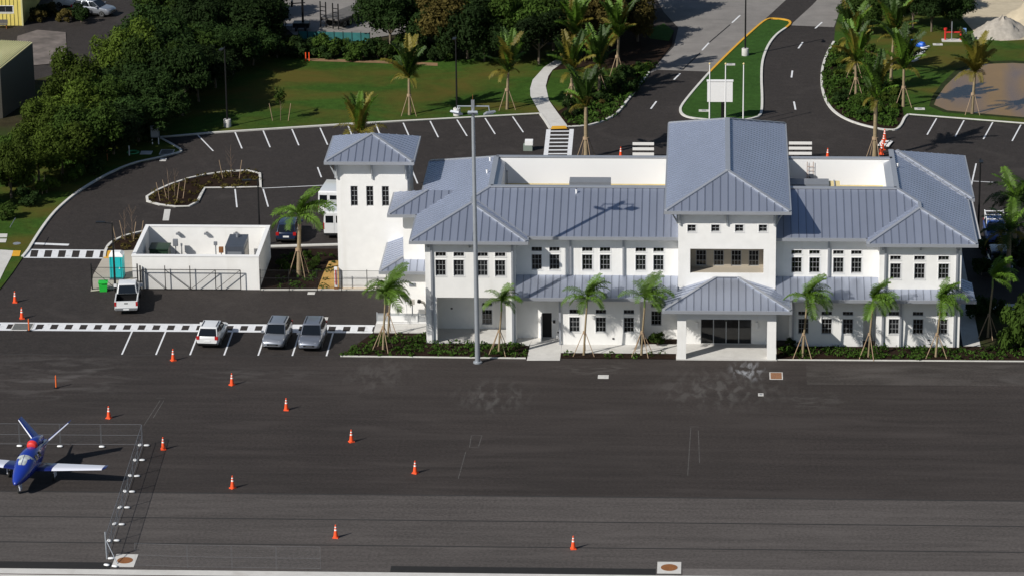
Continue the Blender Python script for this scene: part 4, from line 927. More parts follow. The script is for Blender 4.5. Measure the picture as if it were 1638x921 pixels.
# traffic cones
cn = thing('traffic_cone', 'tmp', 'traffic cone')
MB().hexa([(-.19, -.19, 0), (.19, -.19, 0), (.19, .19, 0), (-.19, .19, 0)], [(-.18, -.18, .06), (.18, -.18, .06), (.18, .18, .06), (-.18, .18, .06)]).build('base', orange, cn, True)
MB().lathe([(.165, .06), (.098, .52)], 14).build('cone_body', orange, cn, True, 40); MB().lathe([(.099, .52), (.083, .62)], 14).build('collar', reflw, cn, True, 40)
MB().lathe([(.082, .62), (.070, .72)], 14).build('band', orange, cn, True, 40); MB().lathe([(.071, .72), (.058, .80)], 14).build('collar', reflw, cn, True, 40); MB().lathe([(.053, .80), (.04, .93)], 14).build('tip', orange, cn, True, 40)
CG = 'orange traffic cones set out on the apron'
cones = [((24, 484), 'orange cone on the drive between crosswalk and grass edge, farther from the striped walkway'), ((35, 510), 'orange cone on the drive just behind the striped walkway and drain grate'),
         ((277, 577), 'orange traffic cone beside the white parking lines behind the white SUV'), ((371, 616), 'orange traffic cone standing alone on the open dark apron'), ((174, 669), 'orange cone behind the temporary fence near the blue jet tail'),
         ((458, 656), 'orange traffic cone standing alone on the open dark apron'), ((261, 719), 'orange cone just outside the corner of the temporary fence'), ((562, 707), 'orange traffic cone standing alone on the open dark apron'),
         ((372, 781), 'orange traffic cone on the joint between dark and worn apron'), ((664, 757), 'orange traffic cone standing alone on the open dark apron'), ((537, 860), 'orange traffic cone on the lighter worn apron lanes, level with the fence end'), ((917, 878), 'orange traffic cone on the lighter worn apron lanes before the portico'),
         ((993, 252), 'orange cone behind the terminal by the white barricade near the crosswalk'), ((1324, 254), 'orange cone behind the terminal beside the barricade on the tower east side')]
for i, (p, lab) in enumerate(cones):
    o = cn if i == 0 else copy_tree(cn); b = G(*p); place(o, (b.x, b.y + .1, .0), .3*i, lab, CG if i < 12 else 'orange cones behind the terminal', 1.06)
o = None
for i, p in enumerate([(1410, 247), (1412, 240), (1413.5, 232), (1415, 224)]):
    o = copy_tree(cn); b = G(*p); place(o, (b.x, b.y, 0), i*.4, 'orange cone in the row by the palm behind the terminal', 'row of cones by the palm', 1.15)
dl = thing('delineator_post', 'tmp', 'delineator')
MB().lathe([(.2, 0), (.2, .05), (.12, .08)], 12).build('base', blackm, dl, True, 40); MB().lathe([(.07, .08), (.055, 1.0), (.03, 1.06)], 10).build('tube', mat("delineator_orange", (.62, .12, .02), .6), dl, True, 40); MB().lathe([(.064, .7), (.062, .8)], 10).build('band', orange, dl, True)
for i, (p, lab) in enumerate([((90, 620), 'slim orange delineator tube on the apron behind the jet'), ((46.5, 529), 'red orange delineator tube beside the drain grate on the striped walkway')]):
    o = dl if i == 0 else copy_tree(dl); b = G(*p); place(o, (b.x, b.y, 0), 0, lab, 'orange delineator tubes')
# barricades behind the terminal
def barricade(loc, rz, lab, wd):
    t = thing('barricade', lab, 'barricade', loc, rz, 'white barricades behind the terminal')
    for z in (.45, .95, 1.45): MB().box(-wd/2, wd/2, -.03, .0, z - .14, z + .14).build('board', reflw, t, True)
    for s in (-1, 1):
        MB().box(s*wd*.3 - .04, s*wd*.3 + .04, 0.0, .06, 0, 1.65).build('upright', blackm, t, True); MB().box(s*wd*.3 - .04, s*wd*.3 + .04, -.6, .6, 0, .06).build('foot', blackm, t, True)
b = G(1029, 254); barricade((b.x, b.y, 0), 0, 'white three-board barricade on the west side of the tower roof', 2.0)
b = G(1280, 253); barricade((b.x, b.y, 0), 0, 'white three-board barricade on the east side of the tower roof', 2.15)
b = G(1417, 232); t = thing('folded_barricade', 'white folded barricade lying behind the row of cones', 'barricade', (b.x, b.y, 0), 1.3)
for k in range(3): MB().box(-.9, .9, -.5 + .4*k, -.2 + .4*k, .12, .17).build('board', reflw, t, True)
for s in (-.6, .6): MB().box(s - .05, s + .05, -.55, .7, .06, .12).build('rail', blackm, t, True)
# sign board and flagpoles in the island
t = thing('entrance_sign', 'blank white sign box on a black post in the median island', 'sign', (24.0, 63.4, .07))
MB().box(22.5, 24.95, 63.25, 63.55, 1.95, 4.0).build('board', trim_w, t); MB().box(22.44, 25.01, 63.2, 63.6, 4.0, 4.1).build('cap', trim_w, t); MB().box(23.85, 24.15, 63.3, 63.5, .07, 1.95).build('post', blackm, t)
for i, x in enumerate((1134.8, 1160, 1188.7)):
    b = G(x, 205); z = PY(x, 104, b.y).z
    t = thing('flagpole', 'white flagpole standing before the median island sign', 'flagpole', (b.x, b.y, 0), group='three flagpoles')
    MB().tube((0, 0, 0), (0, 0, z), .075, .05, 10).build('pole', trim_w, t, True, 40); MB().lathe([(.02, z), (.1, z + .06), (.1, z + .14), (.02, z + .2)], 10).build('finial', flash_y, t, True, 50); MB().lathe([(.2, 0), (.2, .1), (.1, .16)], 12).build('collar', trim_w, t, True)
# small sign, utility pedestal, electric box
b = G(27, 391); t = thing('road_sign', 'round sign seen from behind on a thin post by the left crosswalk', 'sign', (b.x, b.y, .07))
MB().tube((0, 0, 0), (0, 0, 2.6), .03, n=6).build('post', greym, t, True); MB().lathe([(.36, 0), (.36, .02)], 8).build('plate', galv, t, True); kids(t)[-1].rotation_euler = (pi/2, pi/8, 0); kids(t)[-1].location = (0, .0, 2.35)
b = G(249, 232); t = thing('electrical_cabinet', 'grey electrical cabinet on two legs beside the lot corner', 'cabinet', (b.x, b.y, .07))
MB().box(-.4, .4, -.2, .2, .7, 1.75).build('housing', greym, t, True); MB().box(-.43, .43, -.23, .23, 1.75, 1.8).build('lid', metal_trim, t, True)
for s in (-.3, .3): MB().box(s - .05, s + .05, -.05, .05, 0, .7).build('leg', white_pl, t, True)
MB().box(-.34, .34, -.215, -.2, .78, 1.68).build('door', metal_trim, t, True)
for p, lab, m_ in [((207, 250), 'thin white marker stake on the grass by the curved kerb', white_pl), ((172, 258), 'short brown marker stake on the grass below the trees', rust)]:
    b = G(*p); t = thing('marker_stake', lab, 'stake', (b.x, b.y, .07)); MB().box(-.05, .05, -.05, .05, 0, .95).build('stake', m_, t, True); MB().box(-.055, .055, -.055, .055, .8, .93).build('cap', m_, t, True)
# covers and grates set in the paving
def cover(name, lab, p, w_, d_, frame, inner, rnd=False, ri=.4, z=.006):
    b = G(*p); t = thing(name, lab, 'cover' if 'cover' in name else 'grate', (b.x, b.y, z))
    MB().box(-w_/2, w_/2, -d_/2, d_/2, 0, .02).build('frame', frame, t, True)
    if rnd: MB().lathe([(ri, .02), (ri, .035)], 20).build('lid', inner, t, True)
    else:
        n_ = 6
        for k in range(n_): MB().box(-w_/2 + .09, w_/2 - .09, -d_/2 + .09 + (d_ - .18)*k/n_, -d_/2 + .09 + (d_ - .18)*(k + .8)/n_, .02, .03).build('bar', inner, t, True)
    return t
cover('manhole_cover', 'round rusty manhole cover in white square frame at the apron edge', (1070.5, 907.5), 1.65, 2.0, conc, rust, True, .58)
cover('manhole_cover', 'round rusty manhole cover in white slab beside the fence end', (200, 896), 1.55, 2.2, conc, rust, True, .55)
cover('drain_grate', 'square rusty drain grate in white frame before the portico', (1241.5, 601), 1.05, 1.6, conc, rust)
cover('drain_grate', 'large grey drain grate set in the striped walkway', (36, 522.5), 1.7, 1.7, conc, grate, z=.012)
cover('drain_grate', 'grey concrete catch basin on the grass at the kerb corner', (267, 245), 1.3, 1.6, conc, grate, z=.08)
cover('manhole_cover', 'round white manhole on the grass beside the green ring', (234, 246), 1.1, 1.1, conc, conc, True, .5, z=.08)
cover('valve_cover', 'small white valve pad on the apron before the walkway', (965, 602.5), .85, .8, conc, conc, True, .2)
cover('valve_cover', 'tiny white valve pad near the dried cement spill', (1217, 631), .42, .6, conc, greym, True, .12)
cover('valve_cover', 'white valve pad on the asphalt behind the parked silver cars', (518.5, 509.5), .62, .7, conc, conc, True, .2)
cover('valve_cover', 'white valve pad on the asphalt before the yellow gravel', (498, 469), .62, .6, conc, conc, True, .2)
cover('valve_cover', 'small white valve pad in the lot near the kerb corner', (261, 256), .6, .9, conc, conc, True, .2)
b = G(213, 246); t = thing('hose_ring', 'bright green ring lying on the grass by the catch basin', 'ring', (b.x, b.y, .08)); 
rg = MB(); rg.path([(.55*cos(a*pi/8), .55*sin(a*pi/8), .06) for a in range(17)], [.06]*17, 6); rg.build('ring', mat("green_plastic", (.05, .3, .12), .5), t, True); MB().path([(.45*cos(a*pi/8), .45*sin(a*pi/8), .05) for a in range(17)], [.045]*17, 6).build('inner_coil', MATS["green_plastic"], t, True)
b = G(845, 240); t = thing('pallet_stack', 'stack of pale boxes under a white lid behind the terminal', 'boxes', (b.x, b.y, 0))
MB().box(-.45, .4, -.4, .4, 0, .55).build('box', mat("pale_green_box", (.20, .24, .21), .7), t, True); MB().box(-.3, .45, -.4, .4, .55, .95).build('lid', trim_w, t, True)

# temporary fence round the jet
FZ = 1.75
steel_thin = mat("fence_steel", (.17, .18, .20), .5, metal=.3)
def temp_fence(pts, lab, mesh, r=.016):
    P = [Vector(p) for p in pts]; t = thing('temporary_fence', lab, 'fence', tuple((P[0] + P[-1])/2)); u = Vector((0, 0, FZ))
    for a, b in zip(P[:-1], P[1:]):
        f = MB(); d = (b - a).normalized()*.03
        for p in (a + d, b - d): f.tube(p, p + u, r, n=6)
        for z in (.12, FZ*.5, FZ): f.tube(a + d + Vector((0, 0, z)), b - d + Vector((0, 0, z)), r*.8, n=6)
        o = f.build('panel', steel_thin, t); MB().poly([a + d + Vector((0, 0, .12)), b - d + Vector((0, 0, .12)), b - d + u, a + d + u]).build('mesh', mesh, o)
    return t
def fpt(y): return Vector((-19.72 + (y + 23)*-.03, y, 0))
ys = [-23.0 - 3.05*k for k in range(8)]
temp_fence([fpt(y) for y in ys], 'silver mesh temporary fence run beside the jet wingtip', ml, .02)
xs = [-19.75 - 3.1*k for k in range(8)]
temp_fence([(x, -23.0 - .02*k, 0) for k, x in enumerate(xs)], 'thin silver temporary fence run behind the jet tail', ml3, .013)
fe = fpt(ys[7])
temp_fence([(-16.9, -45.6, 0)] + [(-13.2 + 3.1*k, -45.8 - .03*k, 0) for k in range(4)], 'faint temporary fence run along the apron edge beside the rusty manhole', ml3, .006)
t = thing('gate_post', 'leaning galvanised gate post with brace at the fence end', 'post', (fe.x, fe.y, 0)); MB().tube((0, 0, 0), (-.05, .1, 2.0), .05, n=8).build('post', galv, t, True); MB().tube((.0, .05, 1.4), (.9, -.9, 0), .03, n=8).build('brace', galv, t, True); MB().tube((0, .05, 1.5), (-.1, .9, 0), .03, n=8).build('brace', galv, t, True)
random.seed(4)
def sandbag_mesh(seed):
    random.seed(seed); s = MB(); secs = []
    for j, y in enumerate((-.30, -.26, -.1, .1, .26, .30)):
        k = (.35, .75, 1, 1, .75, .35)[j]; secs.append([(.2*k*cos(a*pi/4) + random.uniform(-.015, .015), y, .09 + .085*k*sin(a*pi/4)) for a in range(8)])
    return s.loft(secs).mesh('sandbag', white_pl, 60)
sbm = [sandbag_mesh(1), sandbag_mesh(2)]
def sandbag(p, rz, lab, grp, m_=0):
    o = link('sandbag', sbm[m_]); o.location = (p[0], p[1], 0.0); o.rotation_euler = (0, 0, rz); o.scale = (.72, .72, .85); tag(o, lab, 'sandbag', grp); return o
for k in range(8):
    p = fpt(ys[k])
    sandbag((p.x + .30, p.y + random.uniform(-.1, .1), 0), pi/2 + random.uniform(-.3, .3), 'white sandbag on the outer foot of the wingtip fence run', 'sandbags outside the wingtip fence', k % 2)
    if k < 7: sandbag((p.x - .22, p.y + .05, 0), random.uniform(-.4, .4), 'white sandbag on the inner foot of the wingtip fence run', 'sandbags inside the wingtip fence', (k+1) % 2)
for k in range(1, 5): sandbag((xs[k] + random.uniform(-.2, .2) + (.0), -23.35, 0), pi/2 + random.uniform(-.2, .2), 'white sandbag on the fence foot behind the jet tail', 'sandbags behind the jet', k % 2)
for x, y in ((-18.9, -45.55), (-18.3, -45.75)): sandbag((x, y), 1.2, 'white sandbag at the apron edge beside the gate post', 'sandbags by the gate post', 1)

# ================================================================== VEHICLES
def car_wheel(parent, x, y, r, w_):
    o = MB(); s = 1 if x > 0 else -1
    def ring(rr, xx): return [(xx, rr*cos(2*pi*k/16), r + rr*sin(2*pi*k/16)) for k in range(16)]
    o.loft([ring(r*.62, -w_/2), ring(r*.94, -w_/2), ring(r, -w_/3), ring(r, w_/3), ring(r*.94, w_/2), ring(r*.62, w_/2)])
    t = o.build('wheel', tyre_m, parent, True, 35); t.location = (x, y, 0)
    MB().loft([ring(r*.61, w_/2*s - .03*s), ring(r*.55, w_/2*s + .005*s), ring(r*.2, w_/2*s - .01*s)]).build('rim', rim_m, t, True, 35)
    return t
def sect(w, zb, zt, y, top=.86, bulge=1.0):
    h = zt - zb
    return [(-w*.88, y, zb), (w*.88, y, zb), (w*.98*bulge, y, zb + h*.3), (w*bulge, y, zb + h*.6), (w*.97, y, zb + h*.85), (w*top, y, zt), (-w*top, y, zt), (-w*.97, y, zb + h*.85), (-w*bulge, y, zb + h*.6), (-w*.98*bulge, y, zb + h*.3)]
def bevel(o, w_, n=3):
    m_ = o.modifiers.new('bevel', 'BEVEL'); m_.width = w_; m_.segments = n; m_.limit_method = 'ANGLE'; o.data.shade_smooth(); return o
def glass_house(parent, paint, base, top, zb, zt, wb, wt, nside=3, name='cabin'):
    """base=(front,rear) y at the belt, top=(front,rear) y at the roof. Dark glass shell, painted pillars and roof."""
    (yb0, yb1), (yt0, yt1) = base, top
    g = MB(); lo = [(-wb, yb0, zb), (wb, yb0, zb), (wb, yb1, zb), (-wb, yb1, zb)]; hi = [(-wt, yt0, zt), (wt, yt0, zt), (wt, yt1, zt), (-wt, yt1, zt)]
    cb = MB().hexa(lo, hi).build(name, paint, parent, True); bevel(cb, .07)
    def facepane(nm, q, m_, sh=.1, off=.012):
        q = [Vector(p) for p in q]; c = sum(q, Vector())/4; n_ = (q[1]-q[0]).cross(q[2]-q[0]).normalized()
        if n_.dot(c - Vector((0, (yb0+yb1)/2, (zb+zt)/2))) < 0: n_ = -n_
        qq = [c + (p - c)*(1 - sh) for p in q]
        MB().hexa([p - n_*.01 for p in qq], [p + n_*off for p in qq]).build(nm, m_, cb, True)
    facepane('windscreen', [lo[0], lo[1], hi[1], hi[0]], glass_car, .09); facepane('rear_window', [lo[3], lo[2], hi[2], hi[3]], glass_car, .12)
    for s in (0, 1):
        a, b, c, d = (lo[0], lo[3], hi[3], hi[0]) if s == 0 else (lo[1], lo[2], hi[2], hi[1])
        a, b, c, d = map(Vector, (a, b, c, d))
        for k in range(nside):
            t0, t1 = k/nside, (k+1)/nside
            facepane('side_window', [a.lerp(b, t0), a.lerp(b, t1), d.lerp(c, t1), d.lerp(c, t0)], glass_car, .13)
    r = MB(); r.loft([[(-wt*1.02, yt0 - .04, zt - .01), (wt*1.02, yt0 - .04, zt - .01), (wt*1.02, yt1 + .04, zt - .01), (-wt*1.02, yt1 + .04, zt - .01)], [(-wt*.95, yt0 + .05, zt + .05), (wt*.95, yt0 + .05, zt + .05), (wt*.95, yt1 - .05, zt + .05), (-wt*.95, yt1 - .05, zt + .05)]])
    bevel(r.build('roof', paint, cb, True), .035)
    return cb
def make_suv(label, loc, rz, paint, group=None, L=4.6, Wd=.95, H=1.64, name='parked_car', rails=True):
    t = thing(name, label, 'car', loc, rz, group); h = L/2
    st = [sect(Wd*.70, .42, .66, -h - .06), sect(Wd*.84, .36, .76, -h + .02), sect(Wd*.94, .30, .87, -h + .2), sect(Wd*.98, .26, .94, -h + .55), sect(Wd, .25, 1.0, -h + 1.15), sect(Wd, .25, 1.04, -.2), sect(Wd, .25, 1.06, 1.0), sect(Wd*.98, .27, 1.08, h - .35), sect(Wd*.92, .34, 1.04, h - .08), sect(Wd*.84, .45, .95, h)]
    MB().loft(st).build('body', paint, t, True, 32)
    cb = glass_house(t, paint, (-h + 1.2, h - .10), (-h + 1.95, h - .62), 1.03, H - .04, Wd*.9, Wd*.76)
    for x in (-1, 1):
        for y in (-h + .88, h - .85): car_wheel(t, x*(Wd - .12), y, .35, .24)
        MB().hexa([(x*Wd*.5, -h + .02, .66), (x*Wd*.88, -h + .12, .66), (x*Wd*.92, -h + .32, .70), (x*Wd*.55, -h + .2, .72)], [(x*Wd*.5, -h + .06, .80), (x*Wd*.86, -h + .2, .82), (x*Wd*.90, -h + .46, .90), (x*Wd*.55, -h + .3, .87)]).build('headlight', lamp_w, t, True)
        MB().box(x*Wd*.66, x*Wd*.93, h - .16, h + .015, .80, 1.06).build('tail_light', lamp_r, t, True)
        MB().box(x*(Wd + .0), x*(Wd + .2), -h + 1.35, -h + 1.5, 1.03, 1.2).build('mirror', paint, t, True)
        for yy in (-.35, .75): MB().box(x*(Wd*.985), x*(Wd + .012), yy - .12, yy + .06, .88, .92).build('door_handle', rim_m, t, True)
        MB().box(x*Wd*.9, x*(Wd + .004), -h + 1.35, h - 1.35, .25, .40).build('sill', blackm, t, True)
        if rails: MB().box(x*Wd*.6, x*Wd*.64, -h + 2.2, h - .9, H + .0, H + .06).build('roof_rail', blackm, t, True)
    MB().box(-.45, .45, -h - .075, -h + .1, .5, .62).build('grille', blackm, t, True); MB().box(-.58, .58, -h - .03, -h + .12, .36, .46).build('bumper_intake', blackm, t, True)
    MB().box(-.26, .26, h - .0, h + .02, .62, .76).build('licence_plate', white_pl, t, True); MB().box(-Wd*.86, Wd*.86, h - .06, h + .03, .36, .5).build('rear_bumper', blackm, t, True)
    MB().box(-.26, .26, -h - .085, -h - .05, .545, .575).build('chrome_bar', rim_m, t, True)
    return t
def gp(x, y): return G(x, y)
b = gp(333, 559); make_suv('white hatchback SUV parked tail-out in a front stall', (b.x + .05, b.y + 2.35, 0), pi - .06, paint_white, L=4.4, H=1.62)
b = gp(439, 562); make_suv('silver SUV parked nose-out beside an empty stall, with domed roof', (b.x - .02, b.y + 2.4, 0), -.06, paint_silver, L=4.55, H=1.66)
b = gp(495.5, 564); make_suv('blue-grey SUV parked nose-out in the stall nearest the staked palms', (b.x, b.y + 2.4, 0), -.03, paint_silver2, L=4.65, H=1.72)
# pickup
b = gp(197, 503); t = thing('pickup_truck', 'white pickup truck with open dark bed parked before the gate', 'pickup truck', (b.x, b.y + 2.75, 0), pi + .10)
h = 2.75; Wd = .95
MB().loft([sect(Wd*.84, .5, .85, -h), sect(Wd*.95, .4, .98, -h + .15), sect(Wd, .36, 1.08, -h + .6), sect(Wd, .36, 1.12, -h + 1.3), sect(Wd, .36, 1.12, .55)]).build('body', paint_white, t, True, 32)
glass_house(t, paint_white, (-h + 1.3, .72), (-h + 1.95, .45), 1.10, 1.82, Wd*.9, Wd*.78, 2)
bed = MB(); bed.box(-Wd, Wd, .551, h, .45, .62); bed.box(-Wd, -Wd + .09, .553, h - .09, .621, 1.16); bed.box(Wd - .09, Wd, .553, h - .09, .621, 1.16)
bed.build('cargo_bed', paint_white, t, True); tg = MB().box(-Wd, Wd, h - .088, h, .622, 1.17).build('tailgate', paint_white, t, True); MB().box(-.15, .15, h, h + .02, .95, 1.02).build('handle', blackm, tg, True)
MB().box(-Wd + .1, Wd - .1, .56, h - .1, .622, .66).build('bed_liner', blackm, t, True); MB().box(-Wd + .092, Wd - .092, .556, .58, .66, 1.15).build('bed_headboard', blackm, t, True)
MB().box(-Wd + .092, -Wd + .11, .6, h - .1, .66, 1.14).build('bed_side_liner', blackm, t, True); MB().box(Wd - .11, Wd - .092, .6, h - .1, .66, 1.14).build('bed_side_liner', blackm, t, True)
MB().box(-Wd*.95, Wd*.95, h + .0, h + .16, .42, .6).build('rear_bumper', rim_m, t, True); MB().box(-.24, .24, h + .16, h + .175, .46, .58).build('licence_plate', white_pl, t, True)
for x in (-1, 1):
    for y in (-h + .95, h - 1.15): car_wheel(t, x*(Wd - .1), y, .4, .28)
    MB().box(x*Wd*.84, x*(Wd + .005), h - .15, h + .015, .75, 1.12).build('tail_light', lamp_r, t, True); MB().box(x*(Wd + .02), x*(Wd + .26), -h + 1.55, -h + 1.7, 1.1, 1.36).build('mirror', paint_white, t, True); MB().box(x*Wd*.5, x*Wd*.85, -h - .01, -h + .12, .72, .9).build('headlight', lamp_w, t, True)
MB().box(-.5, .5, -h - .015, -h + .1, .55, .9).build('grille', blackm, t, True)
# vans behind the stair tower
def make_van(label, loc, rz, paint=paint_white, group=None):
    t = thing('delivery_van', label, 'van', loc, rz, group); h = 2.8; W2 = 1.0; H = 2.5
    def vs(y, w, zt, zb=.35): return [(-w*.95, y, zb), (w*.95, y, zb), (w, y, zb + .5), (w, y, 1.2 if zt > 1.3 else zt - .1), (w*.93, y, zt - .12), (w*.84, y, zt), (-w*.84, y, zt), (-w*.93, y, zt - .12), (-w, y, 1.2 if zt > 1.3 else zt - .1), (-w, y, zb + .5)]
    MB().loft([vs(-h, W2*.86, 1.05), vs(-h + .2, W2*.96, 1.2), vs(-h + .8, W2, 1.35), vs(-h + 1.6, W2, 2.3), vs(-h + 2.1, W2, H), vs(h - .1, W2, H), vs(h, W2*.95, H - .08)]).build('body', paint, t, True, 30)
    MB().hexa([(-.82, -h + .86, 1.42), (.82, -h + .86, 1.42), (.74, -h + 1.5, 2.2), (-.74, -h + 1.5, 2.2)], [(-.82, -h + .84, 1.46), (.82, -h + .84, 1.46), (.74, -h + 1.48, 2.24), (-.74, -h + 1.48, 2.24)]).build('windscreen', glass_car, t, True)
    for s in (-1, 1):
        d = MB().box(s*.03, s*.9, h - .05, h + .02, .5, 2.35).build('rear_door', paint, t, True); MB().box(s*.12, s*.8, h + .02, h + .03, 1.5, 2.15).build('rear_window', glass_car, d, True)
        MB().box(s*.92, s*1.0, h - .12, h + .015, .9, 1.5).build('tail_light', lamp_r, t, True); MB().box(s*1.0, s*1.02, -h + 1.3, -h + 2.2, 1.45, 2.1).build('side_window', glass_car, t, True); MB().box(s*1.02, s*1.3, -h + 1.2, -h + 1.35, 1.4, 1.75).build('mirror', blackm, t, True)
        for y in (-h + .95, h - 1.1): car_wheel(t, s*.86, y, .36, .26)
    MB().box(-.95, .95, h, h + .1, .4, .55).build('rear_bumper', blackm, t, True)
    return t
make_van('white delivery van half hidden by the stair tower, its rear toward the terminal', (-10.05, 29.3, 0), pi)
make_van('second white delivery van parked beyond the one at the stair tower', (-10.9, 35.2, 0), pi - .1)
make_suv('navy car parked in the shade behind the enclosure', (-14.2, 27.3, 0), pi, paint_navy, rails=False)
# blue pickup with white ladder rack, east side
t = make_suv('blue utility vehicle with white ladder rack near the east light pole', (47.7, 27.9, 0), .0, paint_blue, L=4.8, name='utility_vehicle', rails=False); t['category'] = 'utility vehicle'
for y in (-.7, .5, 1.6): MB().tube((-.85, y, 1.95), (.85, y, 1.95), .05, n=6).build('rack_bar', white_pl, t, True)
for s in (-.8, .8): MB().tube((s, -.9, 1.95), (s, 1.9, 1.95), .05, n=6).build('rack_rail', white_pl, t, True); 
for s in (-.8, .8):
    for y in (-.7, 1.6): MB().tube((s, y, 1.0), (s, y, 1.95), .04, n=6).build('rack_leg', white_pl, t, True)
make_suv('dark blue car in the terminal shade before the ladder-rack vehicle', (47.5, 19.6, 0), .05, paint_navy, rails=False)
b = G(148, 27); make_suv('pale silver car parked behind shrubs in the far yard', (b.x, b.y + 1, 0), 1.25, paint_silver, rails=False)
b = G(118, 16); make_suv('white car parked under the far yard trees', (b.x, b.y + 1, 0), 1.2, paint_white, rails=False)
# flatbed trailer and truck in the far yard
a0, a1 = G(520, 47), G(598, 16)
d = (a1 - a0); ang = math.atan2(d.y, d.x); ln = d.length
t = thing('flatbed_trailer', 'dark flatbed trailer with raised ramps in the far yard', 'trailer', (a0.x + .6, a0.y - .2, .09), ang)
MB().box(0, ln, -1.25, 1.25, .95, 1.12).build('deck', steel_deck, t, True)
for s in (-1.2, 1.2): MB().box(0, ln, s - .06, s + .06, .75, .95).build('side_beam', blackm, t, True)
for x in (1.2, 2.2):
    for s in (-.9, .9):
        w_ = car_wheel(t, s, 0, .42, .3); w_.rotation_euler = (0, 0, pi/2); w_.location = (x, s, 0)
for s in (-.8, .8):
    for q in (-.35, .35): MB().box(-.2, -.1, s + q - .05, s + q + .05, .1, 2.9).build('ramp_rail', blackm, t, True)
    for k in range(5): MB().box(-.18, -.12, s - .3, s + .3, .5 + .45*k, .58 + .45*k).build('ramp_rung', blackm, t, True)
MB().bar((ln, 0, .9), (ln + 1.8, 0, 1.3), .3, .3).build('gooseneck', blackm, t, True)
t = thing('tow_truck', 'white truck with black body hitched to the flatbed trailer', 'truck', (a1.x + cos(ang)*2.6, a1.y + sin(ang)*2.6, .09), ang - pi/2)
MB().box(-1.0, 1.0, -1.5, 1.8, .6, 1.3).build('chassis', white_pl, t, True); MB().loft([sect(1.0, .6, 2.0, 1.8), sect(1.0, .6, 2.4, 2.4), sect(.98, .6, 1.6, 3.6), sect(.9, .6, 1.3, 4.2)]).build('cab', paint_white, t, True, 30); MB().box(-.95, .95, -1.2, 1.2, 1.3, 2.1).build('cargo_box', blackm, t, True)
for s in (-.85, .85):
    for y in (-.8, 3.0): car_wheel(t, s, y, .42, .3)
# boat trailer / machine in the far yard
b = G(482, 50); t = thing('yard_machine', 'dark machine with upright mast standing in the far yard', 'machine', (b.x, b.y, .09))
MB().box(-.8, .9, -.6, .6, .4, .9).build('frame', blackm, t, True); MB().tube((.2, 0, .9), (.2, 0, 3.4), .12, n=8).build('mast', blackm, t, True); MB().tube((-.9, 0, 2.9), (.5, 0, 3.0), .07, n=6).build('boom', blackm, t, True); MB().box(-1.0, -.8, -.3, .3, 2.6, 3.2).build('bucket', blackm, t, True); MB().box(-2.0, -.9, -.5, .3, .2, .6).build('tool_box', greym, t, True)
for s in (-.5, .5):
    for y in (-.5, .5): car_wheel(t, s, y, .3, .2)

